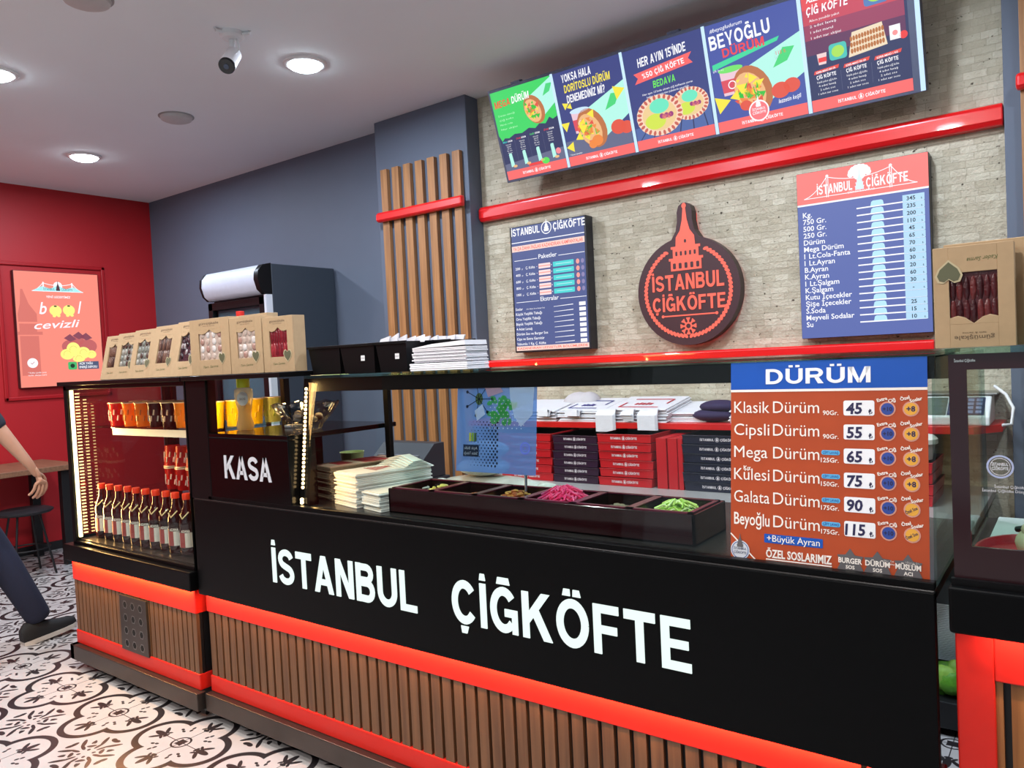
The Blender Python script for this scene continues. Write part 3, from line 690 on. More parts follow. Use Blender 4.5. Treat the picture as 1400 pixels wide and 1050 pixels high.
# ---- long tilted menu light box under the ceiling ---------------------------------------
W_, H_ = 2.126, 0.503
t = thing('menu_light_box', 'long tilted light box of five dish posters under the ceiling', 'menu screen', (-2.611, 3.55, 2.40), rx=radians(17.35))
FR = mat('menu_frame_aluminium', (92, 96, 116), 0.4, 0.3)
b = M(FR); b.box(0, W_, 0, .06, 0, H_); b.build('light_box', t, bevel=.003)
b = M(FR)
for x in (.18, 1.1, 1.95): b.tube([(x, .06, .30), (x, .16, .28)], .012); b.box(x - .03, x + .03, .02, .05, H_ - .005, H_ + .012)
b.build('wall_bracket', t)
# steel hanger rods reach back to the stone
sepm = lit((196, 226, 255), 1.05)
SEP = [0.0, .42, .827, 1.25, 1.675, 2.078]
for x in SEP[1:5]: b = M(sepm); b.r(x - .008, x + .008, .012, H_ - .012, sepm, 5); b.build('light_gap', t)
b = M(sepm); b.r(2.106, 2.124, .004, H_ - .004, sepm, 5); b.build('light_gap', t)
NV = lit((64, 72, 132), .95); NVD = lit((56, 62, 104), .85); GRN = lit((66, 214, 104), .95); FOOT = lit((250, 108, 106), .98)
YEL, BRN, LTB, ORG, MINT, TOM = lit((246, 226, 70), 1.0), lit((196, 120, 74), .9), lit((240, 186, 130), .95), lit((240, 140, 70), .95), lit((178, 240, 226), 1.0), lit((232, 92, 74), .9)
LEAF, REDL, GRYL = lit((60, 200, 70), .9), lit((238, 66, 66), .95), lit((112, 118, 150), .8)
def poster(name, bg, x0, x1):
    b = M(bg); b.xmax = x1 - .008; b.r(x0 + .010, x1 - .010, .014, H_ - .016, bg, 1)
    b.r(x0 + .010, x1 - .010, .014, .062, FOOT, 3)
    shopname(b, (x0 + x1) / 2, .031, .013, WHT(), .19, FOOT, bold=.0, l=4)
    return b
def wrap(b, x, z, s, ang, l=3):
    """rolled flatbread in white paper with filling showing at the open end"""
    c, n = cos(ang), sin(ang)
    def P(u, v): return (x + (u * c - v * n) * s, z + (u * n + v * c) * s)
    b.p([P(0, -.42), P(1.6, -.30), P(1.6, .34), P(0, .46)], MINT, l)
    b.p([P(.5, .10), P(.85, .32), P(1.05, .2), P(.8, .05)], lit((80, 220, 130), .9), l + 1)
    e = [P(.5 * cos(2 * pi * k / 20) * .75 - .05, .52 * sin(2 * pi * k / 20)) for k in range(20)]; b.p(e, BRN, l + 1)
    e = [P(.40 * cos(2 * pi * k / 20) * .75 - .12, .42 * sin(2 * pi * k / 20)) for k in range(20)]; b.p(e, LTB, l + 2)
    rd = random.Random(int(x * 1000))
    for k in range(44):
        a, r = rd.random() * 6.28, rd.random() * .36
        u, v = -.16 + r * cos(a) * .8, r * sin(a); w = .035 + rd.random() * .06
        m = rd.choice([YEL, LEAF, TOM, ORG, YEL, LEAF]); a2 = rd.random() * 3
        b.p([P(u + w * 1.6 * cos(a2), v + w * 1.6 * sin(a2)), P(u + w * cos(a2 + 2), v + w * sin(a2 + 2)), P(u + w * cos(a2 + 4.2), v + w * sin(a2 + 4.2))], m, l + 3)
def cup(b, x, z, s, l=3, lid=None):
    b.p([(x - .5 * s, z), (x + .5 * s, z), (x + .62 * s, z + 1.3 * s), (x - .62 * s, z + 1.3 * s)], lit((236, 200, 214), .95), l)
    b.p([(x - .52 * s, z + .15 * s), (x + .52 * s, z + .15 * s), (x + .58 * s, z + .8 * s), (x - .58 * s, z + .8 * s)], lit((226, 84, 100), .9), l + 1)
    b.d(x, z + 1.3 * s, .68 * s, lid or lit((200, 226, 250), 1.0), l + 1, .16 * s); b.ring(x, z + .5 * s, .17 * s, .22 * s, WHT(), l + 2, seg=16)
def chips(b, pts, l=4):
    for x, z, s, a in pts: b.p([(x + s * cos(a + k * 2.09), z + s * sin(a + k * 2.09)) for k in range(3)], YEL, l)
def lines(b, x, z, n, w, h, dz, m, al='c', l=4, src=('D\u00fcr\u00fcm ekme\u011fi', '\u00c7i\u011f k\u00f6fte', 'Marul, roka', 'Nar ek\u015fisi', 'Ac\u0131 sos')):
    for i in range(n): b.text(src[i % len(src)], x, z - i * dz, h, m, al, w * (1 - .12 * (i % 3)), .0, l=l, res=1)
# poster 1: green
b = poster('p', NVD, 0.004, .42)
b.p([(.014, .26), (.014, H_ - .016), (.41, H_ - .016), (.41, .285), (.38, .275), (.36, .29), (.33, .262), (.29, .27), (.26, .252), (.22, .262), (.17, .245), (.12, .25), (.08, .235), (.05, .24), (.03, .225)], GRN, 2)
b.letters('MEGA', .028, .400, .036, .105, lit((240, 80, 60), .95), -.0016, .0002, rot=.04, sh=.15); b.letters('D\u00dcR\u00dcM', .145, .405, .036, .115, WHT(), -.0016, .0002, rot=.04, sh=.15)
lines(b, .04, .355, 4, .11, .009, .024, lit((190, 245, 200), 1.0), 'l')
wrap(b, .285, .35, .155, .48)
b.p([(.014, .062), (.41, .062), (.41, .125), (.014, .10)], GRYL, 2)
for k in range(4):
    x = .065 + k * .093; m = (lit((70, 220, 220), .9), REDL, lit((90, 220, 120), .9), REDL)[k]
    b.text(('MEGA', '\u00c7\u0130FT LAVA\u015e', 'KLAS\u0130K', '\u00c7\u0130FT LAVA\u015e')[k], x - .004, .215 + k * .004, .008, m, 'r', .03, .02, l=4); b.text('D\u00dcR\u00dcM', x, .215 + k * .004, .008, WHT(), 'l', .03, .02, l=4)
    lines(b, x, .20 + k * .004, 5, .034, .006, .011, WHT())
    b.p([(x - .012, .148), (x - .008, .155), (x + .008, .155), (x + .014, .085), (x - .010, .08)], MINT, 4); b.d(x + .016, .082, .014, LTB, 5, .007)
    if k: b.r(x - .048, x - .047, .10, .22, GRYL, 3)
b.d(.285, .075, .024, lit((90, 220, 90), 1.0), 5, .017); b.rr(.17, .27, .064, .078, .006, REDL, 4); b.d(.375, .11, .016, lit((250, 140, 150), .95), 5)
b.build('poster_sheet', t, label='green poster sheet headed MEGA D\u00dcR\u00dcM')
# poster 2: chips wrap
b = poster('p', NV, .42, .827); o = .42
b.letters('YOKSA HALA', o + .055, .432, .038, .175, WHT(), -.0016, .0002, rot=.02, sh=.1)
b.letters('DOR\u0130TOSLU D\u00dcR\u00dcM', o + .06, .380, .038, .27, YEL, -.0016, .0002, rot=.02, sh=.1)
b.letters('DENEMED\u0130N\u0130Z M\u0130?', o + .065, .328, .038, .225, WHT(), -.0016, .0002, rot=.02, sh=.1)
b.p([(o + .012, .062), (o + .395, .062), (o + .395, .15), (o + .012, .14)], GRYL, 2)
cup(b, o + .125, .17, .085); wrap(b, o + .19, .185, .205, .45)
chips(b, [(o + .05, .32, .022, .3), (o + .075, .31, .018, 1.2), (o + .36, .32, .04, .2), (o + .03, .22, .03, .5), (o + .04, .11, .03, 1.0), (o + .13, .19, .03, .4), (o + .10, .15, .026, 1.4), (o + .19, .25, .026, .9)], 7)
for x, z, r in ((.33, .155, .042), (.375, .145, .036), (.20, .115, .032), (.17, .10, .024)): b.d(o + x, z, r, TOM if x > .3 else ORG, 7, r * .85)
b.text('* G\u00f6rsel temsilidir', o + .02, .068, .007, WHT(), l=4)
b.build('poster_sheet', t, label='navy poster sheet with wrap and chips')
# poster 3: two plates
b = poster('p', NV, .827, 1.25); o = .827
b.letters("HER AYIN 15'\u0130NDE", o + .205, .405, .040, .25, WHT(), -.0016, .0002, rot=.06, al='c', sh=.1)
b.p([(o + .05, .325), (o + .355, .355), (o + .335, .378), (o + .355, .403), (o + .05, .373), (o + .07, .35)], lit((248, 104, 104), .98), 3)
b.letters('%50 \u00c7\u0130\u011e K\u00d6FTE', o + .205, .352, .024, .22, WHT(), -.002, .0002, rot=.09, al='c')
b.letters('BEDAVA', o + .20, .292, .032, .115, lit((110, 226, 90), 1.0), -.0016, .0002, rot=.05, al='c', sh=.1)
b.text('Her ay\u0131n 15\u2019inde al\u0131nan \u00e7i\u011f k\u00f6ftenin yar\u0131s\u0131', o + .21, .268, .009, WHT(), 'c', .26, 0, 0, .02, 4); b.text('hediye, kampanya t\u00fcm \u015fubelerde ge\u00e7erlidir', o + .21, .252, .009, WHT(), 'c', .22, 0, 0, .02, 4)
b.p([(o + .012, .062), (o + .41, .062), (o + .41, .17), (o + .012, .12)], lit((92, 116, 180), .8), 2)
for k in range(6): b.p([(o + .03 + k * .07, .062), (o + .036 + k * .07, .062), (o + .12 + k * .05, .15), (o + .115 + k * .05, .15)], NVD, 3)
for cx, cz, rx, l in ((.31, .18, .095, 3), (.15, .16, .122, 6)):
    b.d(o + cx, cz, rx, lit((250, 214, 190), .95), l, rx * .78)
    for k in range(26):
        a = 2 * pi * k / 26; b.d(o + cx + rx * .88 * cos(a), cz + rx * .69 * sin(a), rx * .105, lit((206, 104, 90), .9), l + 1, rx * .06, 8, 0, a)
    b.d(o + cx, cz, rx * .74, lit((240, 206, 150), .95), l + 1, rx * .58)
    b.d(o + cx - rx * .2, cz - rx * .2, rx * .45, lit((206, 224, 80), 1.0), l + 2, rx * .3); b.d(o + cx + rx * .05, cz + rx * .35, rx * .42, lit((110, 226, 190), 1.0), l + 2, rx * .28)
    for k in range(5): b.d(o + cx + rx * (.1 + .1 * k), cz - rx * (.05 + .03 * (k % 2)), rx * .1, lit((226, 130, 120), .95) if k % 2 else lit((160, 60, 130), .9), l + 3)
b.build('poster_sheet', t, label='navy poster sheet with two round plates')
# poster 4: blue wrap and drink
b = poster('p', lit((76, 90, 166), .95), 1.25, 1.675); o = 1.25
b.text('#beyogludurum', o + .03, .452, .016, WHT(), 'l', .15, .0, .2, .02, 4)
b.letters('BEYO\u011eLU', o + .022, .378, .060, .275, WHT(), -.0016, .0002, rot=.03); b.letters('D\u00dcR\u00dcM', o + .075, .335, .038, .19, lit((238, 74, 84), .95), -.002, .0002, rot=.03)
b.p([(o + .02, .29), (o + .32, .345), (o + .33, .362), (o + .02, .315)], lit((70, 216, 160), .95), 3); b.text('\u00e7ift lava\u015f', o + .02, .283, .010, WHT(), 'l', .05, l=4)
b.p([(o + .30, .27), (o + .36, .275), (o + .36, .32), (o + .30, .315)], lit((120, 70, 130), .8), 3); b.text('115 \u20ba', o + .33, .288, .014, REDL, 'c', l=4)
cup(b, o + .10, .17, .085, 3, lit((120, 226, 110), .95)); wrap(b, o + .20, .175, .215, .42)
chips(b, [(o + .04, .14, .045, .2), (o + .14, .19, .028, .5), (o + .11, .16, .028, 1.2), (o + .19, .22, .026, 2)], 7)
for x, z, r in ((.31, .14, .04), (.36, .15, .036), (.15, .11, .026)): b.d(o + x, z, r, TOM, 7, r * .85)
b.d(o + .205, .075, .046, lit((250, 120, 126), 1.0), 9); b.ring(o + .205, .075, .040, .046, WHT(), 10); b.text(SHOP1, o + .205, .078, .010, WHT(), 'c', .06, .01, l=10); b.text(SHOP2, o + .205, .062, .010, WHT(), 'c', .06, .01, l=10); tower(b, o + .205, .092, .05, .022, WHT(), None, 10)
b.text('lezzetin ke\u015ffi', o + .295, .085, .018, WHT(), 'l', .10, .005, .3, .05, 5)
b.build('poster_sheet', t, label='blue poster sheet headed BEYO\u011eLU D\u00dcR\u00dcM')
# poster 5: family packs
b = poster('p', NVD, 1.675, 2.09); o = 1.675
cs = [(236, 84, 92), (206, 76, 96), (160, 68, 100), (104, 58, 96)]
for k, c in enumerate(cs): b.r(o + .01, o + .395, .245 + (3 - k) * .061, .245 + (4 - k) * .061, lit(c, .9), 2)
b.text('A\u0130LE BOYU', o + .03, .455, .022, WHT(), 'l', .12, .03, .15, 0, 4); b.letters('\u00c7\u0130\u011e K\u00d6FTE', o + .025, .405, .032, .165, WHT(), -.0016, .0002, sh=.12)
lines(b, o + .035, .378, 4, .12, .010, .023, WHT(), 'l', src=('Ailece yenebilir paket', '2 adet lava\u015f', '1 adet marul', '1 adet nar ek\u015fisi'))
for x, z, w, h, c in ((.25, .375, .09, .075, (90, 130, 190)), (.345, .39, .055, .07, (150, 190, 240)), (.10, .205, .07, .065, (80, 200, 190))):
    b.rr(o + x, o + x + w, z, z + h, .012, lit(c, .9), 4); b.d(o + x + w / 2, z + h * .5, w * .36, lit((170, 224, 90), .95), 5, h * .36)
b.p([(o + .175, .20), (o + .325, .215), (o + .31, .305), (o + .195, .295)], lit((240, 220, 190), .95), 4)
for i in range(3):
    for j in range(12): b.d(o + .19 + j * .011, .222 + i * .024 + j * .001, .005, lit((190, 116, 60), .9), 5, .010)
b.p([(o + .055, .20), (o + .085, .20), (o + .09, .245), (o + .05, .245)], lit((240, 210, 210), .95), 4); b.r(o + .055, o + .088, .21, .228, REDL, 5)
b.r(o + .335, o + .375, .225, .28, WHT(.95), 4); b.d(o + .355, .25, .010, lit((250, 150, 150), .95), 5); b.d(o + .385, .235, .015, REDL, 4)
for k, s in enumerate(('500 GR', '750 GR', '1 KG')):
    x = o + .08 + k * .12
    b.p([(x - .05, .165), (x + .05, .172), (x + .055, .186), (x - .045, .179)], lit((236, 80, 70), .9), 4); b.text('S\u00dcPER MEN\u00dc ' + s, x, .170, .007, WHT(), 'c', .08, .02, 0, .06, 6)
    b.letters('\u00c7\u0130\u011e K\u00d6FTE', x, .145, .015, .08, WHT(), -.002, .0002, rot=.03, al='c'); lines(b, x, .128, 4, .08, .008, .016, WHT(), src=('b\u00fcy\u00fck paket \u00e7i\u011f k\u00f6fte', '4 adet lava\u015f', '2 adet sos', '1 adet nar sosu'))
    if k: b.r(x - .062, x - .061, .08, .16, GRYL, 4)
b.build('poster_sheet', t, label='poster sheet with red top and three pack offers')

# ---- lit poster on the red wall ----------------------------------------------------------
W_, H_ = 0.66, 0.95
t = thing('wall_poster', 'lit salmon poster reading bool cevizli inside moulding on red wall', 'poster', (XR + .047, 2.574, 1.353), rz=radians(90))
PB = lit((252, 142, 124), .92)
b = M(mat('poster_case', (70, 30, 34), 0.5)); b.box(0, W_, 0, .047, 0, H_); b.build('light_box', t, bevel=.003)
b = M(PB); b.r(.004, W_ - .004, .004, H_ - .004, PB, 1)
EV = lit((226, 120, 108), .88)
b.r(.02, .03 + .13, .10, .42, EV, 2); b.r(.005, .19, .43, .455, EV, 2); b.r(.02, .15, .455, .52, EV, 2); b.r(.015, .155, .535, .60, EV, 2)
b.p([(.015, .60), (.155, .60), (.10, .68), (.06, .80), (.045, .80), (.035, .68)], EV, 2); b.build('printed_panel', t)
b = M(WHT()); tq = lit((170, 236, 240), 1.0)
bridge(b, .33, .785, .40, .075, WHT(), 3, lw=.005)
b.p([(.13, .79), (.21, .83), (.27, .81), (.33, .84), (.39, .81), (.45, .83), (.53, .79)], tq, 3); b.d(.33, .835, .035, WHT(), 2); tower(b, .33, .795, .08, .03, lit((90, 50, 60), .8), None, 5)
b.text(SHOP1, .305, .797, .018, lit((60, 150, 160), .8), 'r', .09, .01, l=5); b.text(SHOP2, .355, .797, .018, lit((60, 150, 160), .8), 'l', .09, .01, l=5)
b.text('YEN\u0130 LEZZET\u0130M\u0130Z', .33, .735, .016, WHT(), 'c', .19, .02, .2, l=4); b.build('header', t)
b = M(WHT()); SC_ = lit((250, 244, 255), 1.0)
b.text('b', .175, .60, .095, SC_, 'l', .06, .01, .3, .05, 4, res=4); b.text('l', .475, .61, .10, SC_, 'l', .04, .01, .35, .05, 4, res=4)
for x, z in ((.30, .63), (.405, .635)):
    b.d(x, z, .048, lit((250, 240, 130), 1.0), 4, .044); b.d(x - .012, z - .044, .014, lit((250, 240, 130), 1.0), 4, .012); b.d(x + .022, z - .042, .014, lit((250, 240, 130), 1.0), 4, .012); b.d(x, z + .036, .012, lit((60, 60, 50), .5), 5, .006)
b.text('cevizli', .13, .475, .062, SC_, 'l', .36, .008, .3, .06, 4, res=4); b.build('slogan', t)
b = M(YEL); WN = lit((248, 240, 130), 1.0); PU = lit((150, 76, 96), .8)
for x, z, r in ((.40, .33, .07), (.54, .33, .075), (.46, .38, .05)): b.d(x, z, r, lit((206, 104, 104), .85), 3, r * .8)
for x, z, a in ((.40, .40, .4), (.47, .42, 1.2), (.53, .41, .2)): b.p([(x - .05, z), (x, z + .035), (x + .05, z - .01), (x, z - .03)], PU, 4)
for x, z, rx, rz_ in ((.42, .305, .055, .06), (.37, .265, .055, .045), (.50, .275, .055, .05), (.565, .26, .04, .035), (.46, .225, .05, .028)): b.d(x, z, rx, WN, 5, rz_); b.ring(x, z, rx * .5, rx * .54, lit((206, 190, 70), .9), 6, 20, 200)
b.build('walnut_picture', t)
b = M(WHT()); b.d(.10, .20, .04, WHT(.95), 3); b.text('\u2713', .10, .185, .03, lit((200, 90, 90), .8), 'c', l=4); b.text('* K\u00f6fte i\u00e7inde ceviz', .06, .115, .012, WHT(), 'l', l=4); b.text('vard\u0131r, alerjen i\u00e7erir', .06, .095, .012, WHT(), 'l', l=4)
b.rr(.37, .44, .135, .20, .012, lit((70, 190, 110), .9), 3); b.d(.405, .167, .018, lit((20, 70, 40), .5), 4); b.r(.45, .62, .135, .20, lit((86, 96, 130), .75), 3)
b.text('A\u00c7IK YA\u011eLI', .46, .175, .018, WHT(), 'l', .11, .02, l=4); b.text('ENERJ\u0130 DEPOSU', .46, .145, .018, WHT(), 'l', .145, .02, l=4); b.build('footer_badges', t)
# ================================================================== counters
def slats(x0, x1, y, z0, z1, pitch, gap, m, depth=.014):
    b = M(m, BLACKM); b.box(x0, x1, y + depth, y + depth + .01, z0, z1, BLACKM)
    n = max(1, int((x1 - x0) / pitch))
    for i in range(n):
        a = x0 + i * (x1 - x0) / n; b.box(a + gap / 2, a + (x1 - x0) / n - gap / 2, y, y + depth + .002, z0, z1, m)
    return b
def led_beads(p0, p1, n, r, m):
    b = M(m); p0, p1 = Vector(p0), Vector(p1)
    for i in range(n):
        b.ball(p0.lerp(p1, (i + .5) / n), r, seg=6, ring=4)
    return b
LEDM = lit((255, 214, 150), 9.0)
# ---------------- drinks display case (left) ----------------
XA, XB, YA = -3.985, -2.872, 1.637
t = thing('drinks_display_case', 'black glass drinks display case with red bands left of the serving counter', 'display case', (-3.43, 1.95, 0))
b = M(STEEL_DK, BLACKM); b.box(XA, XB, YA, YA + .04, .045, .117); b.box(XA, XA + .04, YA, 2.24, .045, .117); b.box(XA + .06, XB - .02, YA + .09, 2.2, 0.0, .117, BLACKM); b.build('plinth', t, True, bevel=.003)
b = M(RED); b.box(XA + .012, XB + .012 - .03, YA + .028, 2.24, .117, .183); b.build('lower_red_band', t, True, bevel=.004)
b = M(RED); b.box(XA + .012, XB - .018, YA + .028, 2.24, .43, .531); b.build('upper_red_band', t, True, bevel=.004)
b = slats(XA + .016, XB - .02, YA + .032, .183, .43, .037, .008, WOODC); b.box(XA + .02, XB - .022, YA + .06, 2.235, .18, .44, BLACKM); b.build('slat_panel', t, True)
b = M(STEEL_DK, mat('vent_hole_black', (8, 8, 9), .8), STEEL); vx0, vx1 = -3.508, -3.275
b.box(vx0, vx1, YA + .022, YA + .034, .178, .425, STEEL_DK)
for r_ in range(4):
    for c_ in range(3):
        x, z = vx0 + .05 + c_ * .066, .385 - r_ * .058
        b.d(x, z, .020, STEEL, 1, seg=6, y0=YA + .022); b.d(x, z, .0155, b.mats[1], 2, seg=6, y0=YA + .022)
b.build('vent_plate', t, True)
b = M(BLACK); b.box(XA, XB, YA, 2.25, .531, .609); b.build('ledge', t, True, bevel=.004)
b = M(mat('case_deck', (30, 24, 22), .3)); b.box(XA + .06, XB + .0, YA + .05, 2.22, .609, .628); b.build('case_floor', t, True)
FRM = mat('case_frame_black', (13, 12, 13), .35, var=.1, spec=.15)
b = M(FRM)
b.box(-3.945, -3.915, YA + .03, YA + .055, .609, 1.372); b.box(-3.945, -3.915, 2.2, 2.225, .609, 1.372); b.box(-3.945, -3.915, YA + .03, 2.22, 1.35, 1.372); b.build('end_frame', t, True, bevel=.002)
b = M(FRM); b.box(-2.884, -2.874, YA + .03, 2.2, .609, .93); b.box(-2.884, -2.874, YA + .03, YA + .055, .609, 1.374); b.build('side_panel', t, True, bevel=.002)
b = M(FRM); b.box(-3.967, -2.874, YA + .012, 2.24, 1.374, 1.392); b.box(-3.945, -2.884, YA + .03, YA + .05, 1.355, 1.374); b.build('top_slab', t, True, bevel=.002)
b = M(FRM); b.box(-3.925, -2.884, YA + .03, YA + .05, .609, .624); b.build('sill', t, True, bevel=.002)
b = M(GLASS); b.box(-3.915, -2.884, YA + .036, YA + .040, .62, 1.372); b.build('front_glass', t, True)
b = M(glass('side_glass', (225, 235, 230), 1.7)); b.box(-3.938, -3.934, YA + .055, 2.2, .62, 1.36); b.build('end_glass', t, True)
b = M(lit((255, 222, 164), 6.0)); b.box(-3.914, -3.900, YA + .044, YA + .056, .64, 1.35); b.build('led_strip', t, True)
for c_ in range(3):  # fading emissive dot columns in place of reflections of the strip
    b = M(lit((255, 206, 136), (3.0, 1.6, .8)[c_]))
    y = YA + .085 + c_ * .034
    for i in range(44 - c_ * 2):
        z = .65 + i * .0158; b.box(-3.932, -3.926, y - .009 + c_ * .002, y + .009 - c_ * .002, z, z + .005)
    b.build('led_reflection_row', t, True)
lamp('led_glow', 'AREA', 7.0, WARM, (-3.895 + 3.43, YA + .075 - 1.95, 1.0), t, .7, .02, rot=(0, radians(-90), radians(22)))
lamp('ledge_led', 'AREA', 7.0, (255, 190, 110), ((XA + XB) / 2 + 3.43, YA + .012 - 1.95, .5305), t, XB - XA - .06, .008, rot=(radians(28), 0, 0))
# inner shelves
b = M(glass('shelf_glass', (226, 240, 232))); b.box(-3.93, -2.886, 1.79, 2.215, 1.160, 1.166); b.build('upper_shelf', t, True)
b = M(mat('shelf_front_rail', (226, 214, 190), .4)); b.box(-3.74, -2.886, 1.79, 1.796, 1.128, 1.160); b.build('shelf_rail', t, True)
b = M(GLASS); b.box(-3.93, -2.886, 1.95, 2.2, .829, .835); b.build('lower_shelf', t, True)
b = M(FRM); b.box(-3.93, -3.90, 2.15, 2.18, .62, 1.36); b.box(-2.914, -2.886, 2.15, 2.18, .62, 1.36); b.build('rear_post', t, True)

# ---------------- serving counter ----------------
XC, XD, YP = -2.853, -0.240, 1.662
t = thing('serving_counter', 'long black serving counter with glowing shop name and slatted base', 'counter', (-1.55, 2.0, 0))
b = M(STEEL_DK, BLACKM); b.box(XC, XD, YP, YP + .04, .045, .117); b.box(XC + .02, XD - .14, YP + .09, 2.35, 0, .117, BLACKM); b.build('plinth', t, True, bevel=.003)
b = M(RED); b.box(XC, XD, YP + .028, YP + .10, .117, .183); b.build('lower_red_band', t, True, bevel=.004)
b = M(RED); b.box(XC, XD, YP + .028, YP + .10, .442, .52); b.build('upper_red_band', t, True, bevel=.004)
b = slats(XC + .004, XD, YP + .032, .183, .442, .046, .012, WOODC); b.box(XC, XD - .14, YP + .06, 2.295, .117, .445, BLACKM); b.build('slat_panel', t, True)
b = M(BLACK); b.box(XC, XD, YP, YP + .026, .521, .903); b.box(XD - .152, XD - .14, YP + .026, 2.35, .117, .886); b.box(XC, XC + .012, YP + .026, 2.35, .521, .90); b.build('front_panel', t, True, bevel=.002)
b = M(mat('dark_stone_worktop', (40, 37, 36), .25, var=.3, scale=90)); b.box(XC, XD, YP + .004, 2.36, .886, .907); b.build('worktop', t, True, bevel=.002)
b = M(BLACK); b.box(XC + .1, XD, YP + .006, YP + .03, .907, .922); b.build('glass_channel', t, True, bevel=.002)
LT = lit((226, 244, 238), 1.05)
b = M(LT); b.letters(SHOP1, -2.355, .638, .126, .714, LT, YP); b.build('shop_lettering', t, True)
b = M(LT); b.letters(SHOP2, -1.497, .638, .128, .745, LT, YP); b.build('shop_lettering', t, True)
lamp('band_led', 'AREA', 9.0, (255, 176, 130), ((XC + XD) / 2 + 1.55, YP + .012 - 2.0, .5205), t, XD - XC - .04, .008, rot=(radians(28), 0, 0))
b = M(FRM); b.box(-2.868, -2.728, YP + .006, YP + .05, .907, 1.374); b.build('middle_post', t, True, bevel=.002)
b = M(FRM); b.box(-2.870, -2.236, YP - .012, 2.24, 1.374, 1.392); b.build('till_top', t, True, bevel=.002)
b = M(GLASS); b.box(-2.728, -2.25, YP + .012, YP + .016, 1.172, 1.373); b.build('till_glass', t, True)
# slanted display glass
T = Matrix.Translation((0, 1.70, .915)) @ Matrix.Rotation(radians(-6.27), 4, 'X')
b = M(GLASS); b.box(-2.222, XD, -.003, .003, 0, .458, T=T); b.build('front_glass', t, True)
b = M(GREENGLASS); b.box(-2.222, XD, 1.742, 2.16, 1.364, 1.374); b.build('top_glass', t, True)
b = M(FRM); b.box(-2.2, XD - .01, 2.13, 2.15, 1.30, 1.364); b.box(-2.222, XD, 1.752, 1.762, 1.318, 1.364); b.build('top_rail', t, True)
b = M(FRM)
b.prism([(1.70, .907), (1.722, .907), (1.772, 1.364), (1.75, 1.364)], -2.232, -2.206, axis='x'); b.box(-2.232, -2.206, 2.13, 2.15, .907, 1.364); b.build('left_post', t, True, bevel=.001)
b = M(glass('end_pane', (222, 232, 226))); b.prism([(1.705, .907), (2.14, .907), (2.14, 1.36), (1.755, 1.36)], XD - .006, XD, axis='x'); b.build('end_glass', t, True)
led_beads((-2.214, 1.704, .975), (-2.214, 1.745, 1.335), 25, .0055, LEDM).build('led_strip', t, True)
led_beads((-2.214, 1.697, .925), (-2.214, 1.698, .945), 2, .0065, LEDM).build('led_strip', t, True)
lamp('led_post_glow', 'AREA', 1.1, WARM, (-2.195 + 1.55, 1.735 - 2.0, 1.15), t, .4, .02, rot=(0, radians(-90), radians(25)))

lamp('post_fill', 'AREA', 2.2, WARM, (-2.80 + 1.55, 1.725 - 2.0, 1.27), t, .02, .16, rot=(radians(90), 0, radians(30)))  # fill light added to brighten the yellow cups, no fixture behind it
lamp('till_fill', 'AREA', 2.0, WARM, (-2.5 + 1.55, 1.98 - 2.0, 1.370), t, .45, .015, rot=(radians(12), 0, 0))  # added fill from under the slab, lights the cups and till top
b = M(lit((255, 226, 170), 6.0)); b.box(-2.72, -2.26, 1.975, 1.985, 1.3712, 1.3738); b.build('till_fill_bar', t, True)  # glowing bar added to go with the fill light

# ---------------- till box KASA ----------------
t = thing('till_box', 'glossy black box lettered KASA on counter beside the drinks case', 'till box', (-2.5, 1.9, .907))
b = M(mat('piano_black', (8, 8, 9), .15, spec=.2)); b.box(-2.728, -2.236, YP + .007, 1.79, .907, 1.150); b.box(-2.728, -2.70, 1.79, 2.2, .907, 1.150); b.build('box_body', t, True, bevel=.003)
b = M(mat('piano_black', (8, 8, 9), .15, spec=.2)); b.box(-2.728, -2.236, YP + .007, 2.2, 1.150, 1.168); b.build('box_top', t, True, bevel=.003)
KS = mat('silver_letters', (206, 208, 214), .4)
b = M(KS); b.letters('KASA', -2.630, .998, .088, .29, KS, YP + .007, .002, .08); b.build('box_lettering', t, True)

# ---------------- pickup counter at the right edge ----------------
X2 = -0.212
t = thing('corner_counter', 'second glass counter with red slatted base at right edge', 'counter', (.3, 2.0, 0))
b = M(RED); b.box(X2, X2 + .065, 1.70, 2.3, 0.0, .83); b.box(X2 + .065, 1.0, 1.70, 2.3, .735, .83); b.build('red_frame', t, True, bevel=.003)
b = M(wood_material('oak_counter_slats', (132, 84, 40), (166, 112, 60)), BLACKM); b.box(X2 + .065, 1.0, 1.73, 2.28, .0, .735, BLACKM)
x = X2 + .064
for i, w in enumerate([.013] + [.09] * 10): b.box(x, x + w, 1.712, 1.731, 0, .735); x += w + .013
b.build('slat_panel', t, True)
b = M(BLACK); b.box(X2 - .004, 1.0, 1.655, 2.35, .832, .922); b.build('ledge', t, True, bevel=.006, seg=3)
b = M(mat('case_base_white', (206, 204, 200), .5)); b.box(X2 + .03, 1.0, 1.72, 2.33, .922, .928); b.build('case_floor', t, True)
dp = mat('dark_glass_print', (46, 24, 28), .12, var=.05)
T = Matrix.Translation((0, 1.69, .922))
b = M(dp); b.box(X2 + .004, X2 + .034, -.004, .004, 0, .445, T=T); b.box(X2 + .034, 1.0, -.004, .004, .415, .445, T=T); b.box(X2 + .034, 1.0, -.004, .004, 0, .075, T=T); b.build('printed_glass_border', t, True)
b = M(GLASS); b.box(X2 + .034, 1.0, -.002, .002, .075, .415, T=T); b.build('front_glass', t, True)
b = M(FRM); b.box(X2, 1.0, 1.672, 1.684, .922, .935); b.build('glass_channel', t, True)
b = M(glass('corner_end_pane', (222, 232, 226))); b.box(X2 + .004, X2 + .009, 1.70, 2.3, .93, 1.366); b.build('end_glass', t, True)
